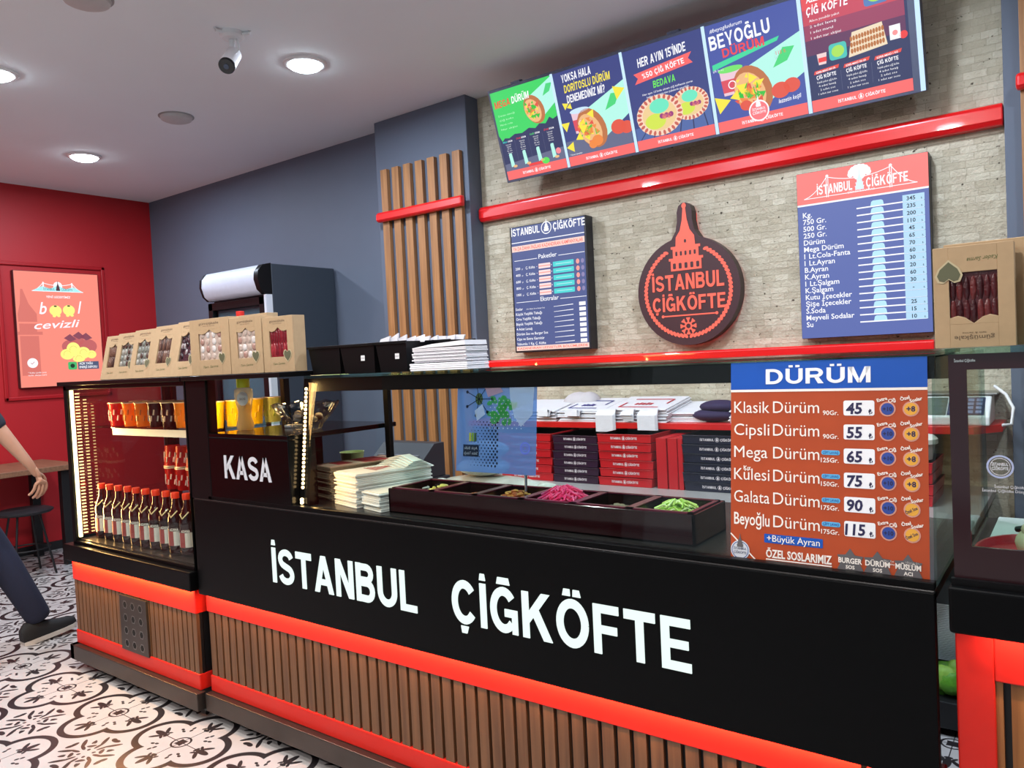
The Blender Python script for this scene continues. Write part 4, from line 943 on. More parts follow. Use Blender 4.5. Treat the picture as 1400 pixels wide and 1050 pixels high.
b = M(GREENGLASS); b.box(X2, 1.0, 1.675, 2.2, 1.367, 1.378); b.build('top_glass', t, True)
SB = lit((160, 176, 226), .5)
stk = mat('sticker_blue_white', (176, 186, 220), .5); stw = mat('sticker_white', (226, 226, 232), .5)
b = M(stk); Y0 = 1.69 - .0022
b.ring(-.128, 1.153, .0185, .022, stk, 1, y0=Y0); b.ring(-.128, 1.153, .0155, .0165, stw, 1, y0=Y0); b.text(SHOP1, -.128, 1.155, .0055, stw, 'c', .027, .02, l=2, y0=Y0); b.text(SHOP2, -.128, 1.147, .0055, stw, 'c', .027, .02, l=2, y0=Y0); b.build('round_sticker', t, True)
b = M(stw); b.text('\u0130stanbul \u00c7i\u011fk\u00f6fte', -.138, 1.113, .005, stw, 'l', .05, .0, l=1, y0=Y0); b.text('\u0130stanbul \u00c7i\u011fk\u00f6fte D\u00fcnyas\u0131', -.158, 1.105, .005, stw, 'l', .075, .0, l=1, y0=Y0)
b.text('\u0130stanbul \u00c7i\u011fk\u00f6fte', -.198, 1.352, .005, stw, 'l', .035, .0, l=1, y0=1.6855); b.build('glass_lettering', t, True)
lamp('corner_ledge_led', 'AREA', 3.5, (255, 200, 170), (.42 - .3, 1.672 - 2.0, .8315), t, 1.15, .01, rot=(radians(30), 0, 0))

# ---------------- printed price sheet on the slanted glass ----------------
TILT = radians(-6.27)
W_, H_ = .408, .455
t = thing('price_poster', 'orange D\u00dcR\u00dcM price poster with blue header on slanted counter glass', 'poster', (-.660, 1.6955, .912), rx=TILT)
OR, BL, CRM = mat('poster_orange', (176, 70, 28), .35, var=.1, scale=12), mat('poster_blue', (20, 82, 176), .3, var=.03), mat('poster_cream', (244, 234, 224), .5, var=.02)
b = M(OR, BL); b.box(0, W_, 0, .0012, 0, H_, OR); b.r(0, W_, H_ * .86, H_, BL, 1); b.r(0, W_, H_ * .85, H_ * .862, CRM, 2); b.build('poster_sheet', t)
WP_ = mat('poster_white', (240, 240, 242), .5, var=.02)
b = M(WP_); b.letters('D\u00dcR\u00dcM', W_ * .20, H_ * .888, .034, W_ * .54, WP_, -.0006, .0006); b.build('heading', t)
nm = [('Klasik', '90', 0), ('Cipsli', '90', 0), ('Mega', '125', 1), ('K\u00fclesi', '150', 1), ('Galata', '175', 1), ('Beyo\u011flu', '175', 1)]
pr = ['45', '55', '65', '75', '90', '115']
INK = mat('marker_navy', (34, 30, 72), .5); CY = mat('poster_cyan', (90, 180, 226), .4); DB = mat('poster_dot_blue', (48, 72, 150), .4); YE = mat('poster_dot_yellow', (232, 168, 60), .4); PKC = mat('poster_dot_rim', (214, 150, 130), .4)
for i, ((n, g_, ln), p) in enumerate(zip(nm, pr)):
    z = H_ * (.745 - i * .1122); b = b1 = b2 = b3 = M(CRM, WP_, DB)
    b1.text(n, W_ * .02, z, .026 if i < 5 else .0265, CRM, 'l', None, .0 if i < 5 else .012, l=3, maxw=W_ * .20, res=3); b1.text('D\u00fcr\u00fcm', W_ * .485, z, .026, CRM, 'r', W_ * .245, .0, l=3, res=3)
    b1.text(g_ + 'Gr.', W_ * .582, z - .004, .0095, CRM, 'r', None, .015, l=3)
    if i == 3: b1.text('K\u0131z', W_ * .075, z + .023, .009, CRM, 'l', None, .02, l=4)
    if ln: b1.rr(W_ * .495, W_ * .588, z + .012, z + .022, .004, CY, 2); b1.text('\u00c7\u0130FT LAVA\u015e', W_ * .541, z + .0145, .005, DB, 'c', W_ * .08, .02, l=3)
    b2.rr(W_ * .607, W_ * .757, z - .005, z + .027, .004, WP_, 2); b2.text(p, W_ * .66, z - .001, .022, INK, 'c', None, .03, .1, .03, 3, maxw=W_ * .10); b2.text('\u20ba', W_ * .738, z - .002, .010, INK, 'c', None, .02, l=3)
    b3.text('Extra', W_ * .795, z + .026, .0065, CRM, 'c', None, .03, 0, .25, 4); b3.text('\u00c7i\u011f', W_ * .84, z + .0235, .0065, CRM, 'c', None, .03, 0, .2, 4)
    b3.d(W_ * .818, z + .009, .0155, PKC, 2); b3.d(W_ * .818, z + .009, .0125, DB, 3); b3.text('+10', W_ * .818, z + .005, .008, INK, 'c', None, .03, l=4)
    b3.text('\u00d6zel', W_ * .90, z + .028, .0065, CRM, 'c', None, .03, 0, .25, 4); b3.text('Soslar', W_ * .95, z + .025, .0065, CRM, 'c', None, .03, 0, .25, 4)
    b3.d(W_ * .925, z + .009, .0155, PKC, 2); b3.d(W_ * .925, z + .009, .0125, YE, 3)
    if i < 4: b3.text('+8', W_ * .925, z + .004, .0105, INK, 'c', None, .03, l=4)
    else: b3.text('\u00d6zel Sos', W_ * .925, z + .005, .006, INK, 'c', W_ * .06, .02, 0, .5, 4)
    b.build('price_row', t)
b = M(CRM); b.rr(W_ * .19, W_ * .50, H_ * .105, H_ * .148, .002, BL, 2); b.text('+B\u00fcy\u00fck Ayran', W_ * .345, H_ * .113, .014, CRM, 'c', W_ * .28, .004, l=3)
b.build('drink_ribbon', t)
b3 = M(CRM); b3.text('Her K\u0131z\nKulesine', W_ * .82, H_ * .075, .004, CRM, 'c', l=3); b3.text('+B\u00fcy\u00fck Boy\n\u00d6zel Soslar', W_ * .925, H_ * .078, .004, CRM, 'c', l=3); b3.build('footnote', t)
b = M(CRM); GYS = mat('poster_star_grey', (96, 92, 94), .4)
b.text('\u00d6ZEL SOSLARIMIZ', W_ * .20, H_ * .035, .017, CRM, 'l', W_ * .345, .03, l=3); b.r(W_ * .20, W_ * .545, H_ * .022, H_ * .028, CRM, 3)
for x, s, s2 in ((.635, 'BURGER', 'SOS'), (.765, 'D\u00dcR\u00dcM', 'SOS'), (.905, 'M\u00dcSL\u00dcM', 'ACI')):
    cx, cz = W_ * x, H_ * .052
    st = []
    for k in range(12):
        a = pi / 2 + k * pi / 6; r_ = .030 if k % 2 == 0 else .019; st.append((cx + r_ * cos(a), cz + r_ * sin(a)))
    b.p(st, GYS, 3); b.text(s, cx, cz - .001, .0105, CRM, 'c', W_ * .115, .03, l=4); b.text(s2, cx, cz - .0125, .007, CRM, 'c', None, .03, l=4)
b.build('sauce_row', t)
b = M(CRM); cx, cz = W_ * .055, H_ * .055; b.line([(0, H_ * .135), (W_ * .16, 0)], .003, CRM, 3)
WG = mat('poster_badge_white', (214, 218, 224), .4); b.d(cx, cz, .022, WG, 4); b.ring(cx, cz, .018, .0195, DB, 5); b.text(SHOP1, cx, cz + .001, .005, INK, 'c', .030, .01, l=6); b.text(SHOP2, cx, cz - .008, .005, INK, 'c', .030, .01, l=6); tower(b, cx, cz + .007, .03, .014, GYS, None, 6); b.build('shop_badge', t)

# ---------------- blue see-through sticker on the slanted glass (seen from its back) ----------------
t = thing('window_sticker', 'translucent blue salad picture stuck on inside of counter glass', 'sticker', (-1.515, 1.728, 1.072), rx=TILT)
W_, H_ = .292, .29
def film(name, rgb, clear):
    return translucent(name, rgb, .65, clear, .3)
FB, FG, FWt, FD = film('film_blue', (150, 192, 250), .50), film('film_green', (90, 200, 110), .30), film('film_pale', (230, 242, 252), .25), film('film_dark', (40, 46, 60), .35)
b = M(FB); b.box(0, W_, 0, .0008, 0, H_); b.build('film_sheet', t)
b = M(FG)
for k in range(40):
    a = random.random() * 6.28; r_ = .055 * random.random() ** .6; b.d(.17 + r_ * cos(a), .185 + r_ * .8 * sin(a), .011, FG, 1 + k % 5, .007, 8, 0, random.random() * 3)
b.d(.085, .215, .014, film('film_olive', (96, 120, 60), .25), 2, .018)
for k in range(7): a = k * .9; b.line([(.085, .215), (.085 + .05 * cos(a), .215 + .05 * sin(a))], .0022, FD, 3); b.d(.085 + .05 * cos(a), .215 + .05 * sin(a), .005, FD, 3, seg=8)
b.p([(.10, .265), (.15, .27), (.175, .235), (.12, .22)], film('film_pink', (236, 190, 200), .3), 6); b.p([(.07, .18), (.10, .20), (.11, .17), (.08, .15)], FWt, 6)
b.p([(.195, .275), (.27, .28), (.285, .26), (.28, .17), (.24, .135), (.215, .165), (.20, .22)], FWt, 6)
b.build('salad_picture', t)
b = M(FD)
for i in range(9):
    for j in range(16): b.d(.045 + i * .013 + (j % 2) * .0065, .02 + j * .0085, .0006 + .0036 * (i / 9.0), FD, 2, seg=8)
for i in range(8):
    for j in range(9): b.d(.13 + i * .016 + (j % 2) * .008, .13 + j * .010, .0022, FWt, 8, seg=6)
b.r(.028, .088, .045, .08, FD, 4); b.text('A\u00e7\u0131k B\u00fcfe', .058, .066, .008, FWt, 'c', .05, .0, l=5, mirror=True); b.text('Sebze Taba\u011f\u0131', .058, .051, .008, FWt, 'c', .05, .0, l=5, mirror=True)
for k, c in enumerate(((230, 226, 80), (160, 200, 60), (90, 120, 60))): b.r(.05 + k * .010, .058 + k * .010, .09, .115, film('film_bar_%d' % k, c, .2), 4)
b.text('S\u0131la Kay\u0131s\u0131', .21, .272, .014, FD, 'c', .11, .01, l=7, mirror=True); b.build('dots_and_lettering', t)
b = M(FWt); b.ring(.255, .075, .012, .018, mat('film_badge', (90, 110, 200), .4), 3); b.ring(.255, .075, .006, .009, mat('film_badge', (90, 110, 200), .4), 3); b.build('round_badge', t)
# ================================================================== goods on and in the counters
def jit(a): return (random.random() - .5) * 2 * a
# ---------------- gift cartons on the counter tops ----------------
KR, KR2 = KRAFT, mat('kraft_dark_print', (104, 84, 62), .7)
HEART = mat('carton_heart_sticker', (92, 92, 66), .6); HEART2 = mat('carton_heart_rim', (190, 176, 140), .6)
CLR = mat('cellophane_glint', (206, 202, 200), .15)
GOOD = {'brown': [(84, 58, 48), (104, 74, 60), (60, 42, 38)], 'dark': [(52, 34, 44), (150, 140, 140), (36, 26, 32)], 'grey': [(120, 124, 116), (70, 56, 50), (150, 148, 138)],
        'pale': [(190, 172, 160), (168, 132, 120), (214, 208, 204)], 'red': [(136, 30, 42), (116, 24, 36), (158, 46, 54)], 'maroon': [(74, 22, 26), (58, 18, 22), (96, 36, 36)]}
def carton(label, kind, x, y, z, w, h, d=.05, rz=0.0, rx=0.0, flip=False, group='kraft gift cartons on the left counter top'):
    t = thing('gift_carton', label, 'carton', (x, y, z), rz, group, rx)
    wx0, wx1, wz0, wz1 = (.22, .80, .27, .74) if not flip else (.20, .80, .30, .74)
    P = lambda u, v: ((u - .5) * w, v * h)
    # front face with a window cut through it: strips round the opening, ogee edge
    b = M(KR)
    b.box(-w / 2, w / 2, .002, d, 0, h)                       # body
    def strip(u0, u1, v0, v1): x0, z0 = P(u0, v0); x1, z1 = P(u1, v1); b.box(x0, x1, -.004, .002, z0, z1)
    strip(0, wx0, 0, 1); strip(wx1, 1, 0, 1)
    if not flip:
        strip(wx0, wx1, 0, wz0); m_ = (wx0 + wx1) / 2; top = wz1 + .07
        strip(wx0, wx1, top, 1)
        for sg in (-1, 1):
            e = wx0 if sg < 0 else wx1
            pts = [P(e, top), P(e, wz1 + .005), P(e - sg * .10, wz1 - .012), P(e - sg * .19, wz1 + .005), P(m_ , top - .005), P(m_, top)]
            b.prism(pts if sg < 0 else pts, -.004, .002)
    else:
        strip(wx0, wx1, wz1, 1); m_ = (wx0 + wx1) / 2; bt = wz0 - .07
        strip(wx0, wx1, 0, bt)
        for sg in (-1, 1):
            e = wx0 if sg < 0 else wx1
            pts = [P(e, bt), P(e, wz0 - .005), P(e - sg * .10, wz0 + .015), P(e - sg * .19, wz0 - .005), P(m_, bt + .005), P(m_, bt)]
            b.prism(pts, -.004, .002)
    b.build('carton_body', t, bevel=.0008, seg=1)
    c = GOOD[kind]; g = M(*[mat('sweet_%s_%d' % (kind, i), q, .25, var=.25, scale=80, bump=.3) for i, q in enumerate(c)])
    x0, z0 = P(wx0, wz0 - (.07 if flip else 0)); x1, z1 = P(wx1, wz1 + (0 if flip else .07))
    g.box(x0, x1, .0018, .0022, z0, z1, 0)
    if kind in ('pale', 'grey'):
        for i in range(4):
            for j in range(4): g.ball((x0 + (i + .5) * (x1 - x0) / 4 + jit(.003), .001, z0 + (j + .5) * (z1 - z0) / 4.2), .014, random.randrange(3), 8, 5, (1, .22, 1))
    elif kind == 'dark':
        for k in range(26): g.ball((x0 + random.uniform(.1, .9) * (x1 - x0), .001, z0 + random.uniform(.05, .85) * (z1 - z0)), .010, random.randrange(3), 7, 4, (1, .3, 1.3))
    else:
        n = 7
        for i in range(n):
            for q in range(2): g.ball((x0 + (i + .5) * (x1 - x0) / n, .001, z0 + (.24 + .45 * q) * (z1 - z0)), .5 * (x1 - x0) / n, random.randrange(3), 8, 6, (1, .4, .24 * (z1 - z0) / (.5 * (x1 - x0) / n)))
    g.build('window_sweets', t, smooth=60)
    s = M(HEART, HEART2); hx, hz = P(.80 if not flip else .20, .30 if not flip else .74)
    rot = 1 if not flip else -1
    for m, r_, l in ((HEART2, .024, 3), (HEART, .020, 4)):
        s.p([(hx + r_ * 1.0 * u, hz + rot * r_ * v) for u, v in ((0, -1.1), (.75, -.4), (1, .2), (.8, .7), (.4, .8), (0, .5), (-.4, .8), (-.8, .7), (-1, .2), (-.75, -.4))], m, l, -.004)
    s.build('heart_sticker', t)
    p = M(KR2, mat('carton_green_print', (98, 104, 60), .7)); R_ = 0 if not flip else pi
    tx, tz = P(.5, .90 if not flip else .115)
    p.text('g\u00fcm\u00fc\u015fkale', tx, tz, h * .042, KR2, 'c', w * .5, .008, rot=R_, l=1, y0=-.004); tx, tz = P(.5, .865 if not flip else .15); p.text('tatl\u0131 & sarma', tx, tz, h * .018, KR2, 'c', w * .3, rot=R_, l=1, y0=-.004)
    tx, tz = P(.5 if not flip else .62, .13 if not flip else .88); p.text('Tam Sarma' if not flip else 'Kader Sarma', tx, tz, h * .04, p.mats[1], 'c', w * .38, .004, .35, R_ + .03, l=1, y0=-.004)
    p.build('carton_print', t)
    return t
ZS = 1.393
LN = radians(-13)
L5 = [(-3.70, 'brown', 'kraft carton farthest left on the counter top, long brown sweets in window'),
      (-3.58, 'grey', 'second kraft carton from the left, grey-green sweets in window'),
      (-3.43, 'grey', 'third kraft carton from the left, leaning, pale grey window beside dark sweets'),
      (-3.25, 'brown', 'leaning kraft carton with brown window, fourth from the left'),
      (-3.07, 'dark', 'leaning kraft carton with dark glinting wrapped sweets beside the upright cartons')]
for i, (x, k, lb) in enumerate(L5):
    y = 1.855 - .031 * i; carton(lb, k, x * y / 1.775, y, ZS, .205, .222 + .003 * i, .024, rx=LN, rz=radians((-2, -1, -2, -3, -4)[i]))
carton('upright kraft carton with pale round sweets, left of its twin', 'pale', -2.757, 1.72, ZS, .272, .222)
carton('upright kraft carton with pale round sweets, between its twin and dark red sweets', 'pale', -2.517, 1.72, ZS, .200, .212)
carton('upright kraft carton with dark red sweets at right end of the left group', 'red', -2.325, 1.722, ZS, .176, .20)
for i, (x, h) in enumerate(((-3.62, .228), (-3.32, .24), (-2.66, .232))):
    t = thing('gift_carton', ('plain kraft carton standing behind the leftmost leaning cartons', 'plain kraft carton behind the middle leaning cartons', 'plain kraft carton behind the upright pale sweets cartons')[i], 'carton', (x, 2.0 if i < 2 else 1.83, ZS), radians(4 - 3 * i), 'kraft gift cartons on the left counter top')
    b = M(KR); b.box(-.13, .13, 0, .05, 0, h); b.build('carton_body', t, bevel=.001)
ZR = 1.379
GR = 'kraft gift cartons on the right counter top'
carton('large upside-down kraft carton with dark red sticks in window at right', 'maroon', -.166, 1.72, ZR, .134, .196, .03, flip=True, group=GR)
for (x, y, h, w, lb) in ((-.145, 1.765, .206, .15, 'kraft carton standing directly behind the upside-down one'), (.005, 1.735, .186, .16, 'kraft carton cut by the right edge of photo')):
    t = thing('gift_carton', lb, 'carton', (x, y, ZR), 0, GR); b = M(KR); b.box(-w / 2, w / 2, 0, .035, 0, h); b.build('carton_body', t, bevel=.001)

# ---------------- black cutlery bins, napkins ----------------
ZT = 1.375
BIN = mat('bin_black_plastic', (11, 10, 13), .4, var=.1, spec=.2)
def bin_(x, w, label, tagged, yb):
    t = thing('cutlery_bin', label, 'bin', (x, yb, ZT), 0, 'black bins on the glass counter top')
    b = M(BIN); d, h = .125, .098
    ins = .010
    lo = [(-w / 2 + ins, ins), (w / 2 - ins, ins), (w / 2 - ins, d - ins), (-w / 2 + ins, d - ins)]; hi = [(-w / 2, 0), (w / 2, 0), (w / 2, d), (-w / 2, d)]
    vs = [(a, c, 0) for a, c in lo] + [(a, c, h) for a, c in hi] + [(a * .96, .004 + c * .95, h) for a, c in hi] + [(a * .96, .004 + c * .95, .006) for a, c in lo]
    fs = [(3, 2, 1, 0)]
    for k in range(4):
        j = (k + 1) % 4; fs += [(k, j, 4 + j, 4 + k), (4 + k, 4 + j, 8 + j, 8 + k), (8 + k, 8 + j, 12 + j, 12 + k)]
    fs.append((12, 13, 14, 15)); b.add(vs, fs); b.build('bin_body', t)
    for q0, q1 in ((-.006, .002), (d - .002, d + .006)): r = M(BIN); r.box(-w / 2 - .003, w / 2 + .003, q0, q1, h - .006, h + .002); r.build('bin_rim', t, bevel=.001)
    if tagged:
        s = M(WHITE); s.r(.015, .034, .042, .06, WHITE, 1, .004); s.line([(.017, .051), (.032, .051)], .002, mat('tag_grey', (150, 150, 156), .5), 2, .004); s.build('price_tag', t)
    return t
bin_(-2.132, .166, 'black plastic bin nearest the kraft cartons, no price tag', False, 1.763)
bin_(-1.962, .168, 'black plastic bin with white tag, left of the two tagged bins', True, 1.763)
bin_(-1.800, .140, 'black plastic bin with white tag, right of the two tagged bins', True, 1.763)
bin_(-1.755, .175, 'black plastic bin half behind the stack of white napkins', False, 1.905)
NAP = mat('napkin_white', (236, 234, 238), .85, var=.03)
def sheets(b, x0, x1, y0, y1, z0, z1, n, j, m=None, T=None, sag=0.0):
    dz = (z1 - z0) / n
    for i in range(n):
        a, c = jit(j), jit(j); b.box(x0 + a, x1 + a * .6, y0 + c, y1 + c * .5, z0 + i * dz, z0 + (i + .86) * dz, m, T)
t = thing('napkin_stack', 'stack of white paper napkins on glass counter top beside the bins', 'napkins', (-1.588, 1.752, ZT), radians(2))
b = M(NAP); sheets(b, -.115, .115, 0, .11, 0, .024, 4, .002); sheets(b, -.105, .11, .004, .112, .026, .07, 9, .004); b.build('folded_napkins', t, bevel=.001, seg=1)
n = M(NAP); n.prism([(-.102, .072), (-.02, .082), (.108, .088), (.11, .074), (-.10, .070)], .0, .11); n.build('top_napkin', t)
for i, (x, lb) in enumerate(((-1.80, 'white napkins sticking out of the right tagged bin'), (-1.755, 'white napkins sticking out of the bin behind the napkin stack'))):
    b = M(NAP)
    for k in range(5):
        a = -.06 + k * .03; b.prism([(a - .022, .0), (a + .024, 0), (a + .03 + jit(.004), .018 + random.random() * .016), (a - .012, .012 + random.random() * .012)], (1.79 if i == 0 else 1.935) + k * .010, (1.796 if i == 0 else 1.941) + k * .010)
    o = b.build('napkins'); o.location = (x, 0, ZT + .094); tag(o, lb, 'napkins', 'napkins in the black bins')

# ---------------- inside the drinks case: cups, bottles ----------------
FOIL = mat('foil_lid', (226, 206, 180), .3, .2)
def cup_thing(label, m, dot, x, y, z, h=.112, r=.042, group='sealed drink cups in the display case', flip=False):
    t = thing('drink_cup', label, 'drink cup', (x, y, z), 0, group)
    b = M(m); pr = [(r * .80, 0), (r * .82, .004), (r * .98, h - .006), (r, h - .002)]
    if flip: pr = [(q, h - k) for q, k in reversed(pr)]
    b.lathe(pr, seg=20); b.build('cup_body', t, smooth=40)
    l = M(FOIL); zz = h if not flip else 0; l.lathe([(r * 1.04, -.003), (r * 1.06, 0), (r * 1.04, .002), (.001, .003)] if not flip else [(.001, -.001), (r * 1.04, 0), (r * 1.06, .003), (r * 1.02, .006)], z=zz, seg=20); l.build('foil_lid', t, smooth=40)
    p = M(dot)
    for k in range(8):
        a = -pi / 2 + (k - 3.5) * .42; zz = h * (.35 + .25 * (k % 2)); rr = r * (.82 + .16 * zz / h) + .0008
        p.tube([(rr * cos(a), rr * sin(a), zz - .012), (rr * cos(a + .1), rr * sin(a + .1), zz + .012)], .004, 6)
    p.build('cup_print', t)
    return t
JU = {'red': translucent('juice_red', (196, 30, 30), .45), 'orange': translucent('juice_orange', (250, 150, 40), .5), 'cola': translucent('juice_dark', (52, 18, 16), .3), 'yellow': translucent('juice_yellow', (255, 222, 36), .55), 'pale': translucent('juice_pale', (206, 214, 140), .55)}
DT = {'red': mat('print_pale', (240, 210, 200), .5), 'orange': mat('print_amber', (206, 120, 40), .5), 'cola': mat('print_cream', (200, 180, 160), .5), 'yellow': mat('print_gold', (226, 170, 20), .5), 'pale': mat('print_olive', (160, 180, 80), .5)}
front = ['red', 'orange', 'orange', 'cola', 'cola', 'orange', 'yellow']
W1 = {'red': 'red', 'orange': 'orange', 'cola': 'dark cola-brown', 'yellow': 'yellow'}
cnt = {}
def place_cup(k, x, y, lb): cup_thing(lb, JU[k], DT[k], x, y, 1.1665, group='drink cups on the upper glass shelf')
LB = ['red drink cup at left end of the upper glass shelf', 'orange drink cup beside the red one, front of upper shelf', 'orange drink cup beside the dark ones, front of upper shelf', 'dark brown drink cup next to the orange ones, front of shelf', 'dark brown drink cup nearer the middle post, front of shelf', 'orange drink cup nearest to left side of middle post', 'orange drink cup half hidden by the middle post']
for i, x in enumerate((-3.80, -3.665, -3.55, -3.43, -3.315, -3.205, -3.08)): place_cup(front[i] if i < 6 else 'orange', x, 1.85, LB[i])
for i, x in enumerate((-3.80, -3.665, -3.55, -3.43, -3.315, -3.205)): place_cup(front[i], x, 1.955, ['red', 'orange', 'orange', 'dark brown', 'dark brown', 'orange'][i] + ' drink cup in second row on shelf, ' + ORD[i] + ' from the left')
for y, k, lb in ((1.85, 'yellow', 'bright yellow drink cup just right of middle post, nearest the front'), (1.947, 'yellow', 'bright yellow drink cup behind the lime-capped bottle, second from front'),
                 (2.044, 'yellow', 'yellow drink cup right of the lime-capped bottle, third from front'), (2.141, 'pale', 'pale green drink cup at the back end of the yellow cups')): place_cup(k, -2.967, y, lb)
RC = 'stacked red cups on the lower glass shelf'
for i, x in enumerate((-3.64, -3.542, -3.444)):
    cup_thing(ORD[i] + ' from left of the lower red cups on lower shelf', JU['red'], DT['red'], x, 2.03, .836, .108, .044, RC, flip=False)
    cup_thing(ORD[i] + ' from left of the red cups stacked upside down on others', JU['red'], DT['red'], x, 2.03, .836 + .1125, .104, .044, RC, flip=True)
# bottles
BG = mat('dark_drink_bottle', (44, 12, 12), .08, var=.2, spec=.8); CAP = mat('orange_red_cap', (226, 58, 26), .4); LBL = mat('bottle_label_cream', (226, 214, 200), .6); LBR = mat('bottle_label_red', (160, 70, 66), .6); BASEB = glass('bottle_clear_base', (190, 200, 210))
t0 = thing('drink_bottle', 'x', 'bottle', (0, 0, 0), 0, 'red-capped bottles in the display case')
b = M(BG); b.lathe([(.020, 0), (.034, .003), (.036, .02), (.036, .105), (.033, .115), (.036, .125), (.035, .15), (.026, .180), (.016, .205), (.0135, .232), (.0135, .24)], seg=20); b.build('bottle_glass', t0, smooth=50)
b = M(CAP); b.lathe([(.017, .236), (.0175, .238), (.0175, .258), (.016, .262), (.001, .262)], seg=18); b.build('cap', t0, smooth=40)
b = M(LBL, LBR)
for k in range(10):
    a0, a1 = pi * (1.05 + .09 * k), pi * (1.05 + .09 * (k + 1)); r_ = .0366
    b.add([(r_ * cos(a0), r_ * sin(a0), .035), (r_ * cos(a1), r_ * sin(a1), .035), (r_ * cos(a1), r_ * sin(a1), .098), (r_ * cos(a0), r_ * sin(a0), .098)], [(0, 1, 2, 3)], LBR if 2 <= k <= 4 else LBL)
b.text('ADANA', .004, .100, .011, LBL, 'c', .04, .03, l=1, y0=-.0368); b.build('bottle_label', t0); t0.rotation_euler = (0, 0, radians(35))
b = M(mat('neck_v_mark_gold', (240, 216, 160), .4)); b.tube([(-.020, -.028, .178), (-.008, -.034, .158), (.018, -.026, .185)], .0032, 6); b.build('neck_v_mark', t0)  # pale gold V-shaped tube on the bottle shoulder
for i in range(10):
    x = -3.845 + i * .0835; lb = ORD[i] + ' red-capped bottle from the left in front row of case'
    if i == 0: t0.location = (x, 1.77, .629); t0['label'] = lb
    else: dup(t0, (x, 1.77 + jit(.004), .629), None, lb)
# yellow capped bottle and glass bowl on the till box
t = thing('sauce_bottle', 'clear bottle of yellow drink with lime cap on till box', 'bottle', (-2.675, 1.80, 1.169), radians(48))
b = M(translucent('bottle_plastic', (226, 226, 216), .5, .62, .1)); b.lathe([(.030, 0), (.033, .004), (.034, .02), (.026, .055), (.026, .075), (.033, .115), (.036, .14), (.034, .16), (.020, .172), (.016, .176)], seg=24); b.build('bottle_body', t, smooth=50)
b = M(JU['yellow']); b.lathe([(.028, .004), (.031, .018), (.0235, .055), (.0235, .075), (.028, .098), (.001, .099)], seg=20); b.build('yellow_liquid', t, smooth=50)
b = M(mat('lime_cap', (216, 226, 40), .4)); b.lathe([(.024, .168), (.025, .170), (.025, .203), (.023, .206), (.001, .206)], seg=24); b.build('cap', t, smooth=40)
b = M(mat('bottle_badge', (216, 216, 214), .5), KR2); b.d(0, .125, .021, b.mats[0], 1, .028, 20, -.0365); b.text('SOS', 0, .12, .009, KR2, 'c', None, .01, l=2, y0=-.0365); b.build('bottle_label', t)
t = thing('glass_bowl', 'cut glass bowl on till box beside the led post', 'bowl', (-2.395, 1.88, 1.169))
b = M(glass('cut_crystal', (236, 238, 240), 2.4, k0=1.2, k1=.9)); n = 28; vs = []; fs = []
prof = [(.045, .002), (.052, .0), (.062, .02), (.095, .055), (.118, .085), (.125, .1), (.118, .098), (.09, .058), (.058, .026), (.02, .02)]
for r_, h in prof:
    for i in range(n): q = r_ * (1 + (.04 if i % 2 else -.03)); vs.append((q * cos(2 * pi * i / n), q * sin(2 * pi * i / n), h + (.006 if (i % 4 == 0 and h > .09) else 0)))
for j in range(len(prof) - 1):
    for i in range(n): fs.append((j * n + i, j * n + (i + 1) % n, (j + 1) * n + (i + 1) % n, (j + 1) * n + i))
fs += [tuple(reversed(range(n))), tuple(range((len(prof) - 1) * n, len(prof) * n))]
b.add(vs, fs); b.build('bowl_body', t)
sw = M(mat('wrapped_sweet_a', (70, 40, 34), .3), mat('wrapped_sweet_b', (190, 180, 170), .2))
for k in range(14): a = random.random() * 6.28; r_ = random.random() * .06; sw.ball((r_ * cos(a), r_ * sin(a), .038 + random.random() * .03), .016, random.randrange(2), 7, 5, (1.3, .8, .7))
o = sw.build('wrapped_sweets', smooth=50); o.location = (-2.395, 1.88, 1.169); tag(o, 'wrapped sweets lying in the cut glass bowl', 'sweets', None, 'stuff')
# keypad / tray on the till box top
t = thing('card_terminal', 'small pale device lying on till box top beside the glass bowl', 'device', (-2.52, 1.93, 1.169), radians(20))
b = M(mat('device_grey', (176, 176, 180), .3)); b.box(-.04, .04, -.03, .03, 0, .012); b.build('device_body', t, bevel=.003)
b = M(mat('device_screen', (60, 64, 74), .15)); b.box(-.03, .03, -.005, .022, .012, .0135); b.build('device_screen', t)

# ---------------- wrapping papers inside the slanted glass ----------------
ZW = .9075
def paper_stack(label, cat, loc, w, d, h, n, j, m, rz, top=None, group=None):
    t = thing('paper_stack', label, cat, loc, rz, group)
    b = M(m); sheets(b, -w / 2, w / 2, 0, d, 0, h, n, j); b.build('paper_sheets', t, bevel=.001, seg=1)
    if top:
        p = M(top, RED); p.box(-w / 2 + .004, w / 2 - .004, .004, d - .004, h, h + .0015, top)
        p.build('printed_top_sheet', t)
    return t
PK_ = mat('kraft_paper_edge', (150, 128, 104), .85, var=.15, scale=90); PP = mat('printed_salmon_paper', (226, 176, 150), .8)
t = paper_stack('stack of brown-edged wrapping papers beside led post inside the glass', 'wrapping paper', (-2.305, 1.86, ZW), .15, .32, .122, 22, .004, PK_, radians(-12), PP, 'paper stacks on the counter')
b = M(mat('red_print', (176, 46, 44), .7)); b.box(-.07, .06, .16, .27, .1237, .1245); b.box(-.05, .03, .06, .12, .1237, .1245); b.build('red_print', t)
t = paper_stack('tall stack of white wrapping papers with red print in middle', 'wrapping paper', (-2.10, 1.80, ZW), .165, .31, .116, 18, .006, PAPER, radians(-14), PAPER, 'paper stacks on the counter')
b = M(mat('red_print', (176, 46, 44), .7))
for k in range(7): b.box(-.05 + .004 * k, .045 - .006 * k, .10 + k * .012, .106 + k * .012, .1177, .1183)
b.build('red_print', t)
c = M(PAPER)
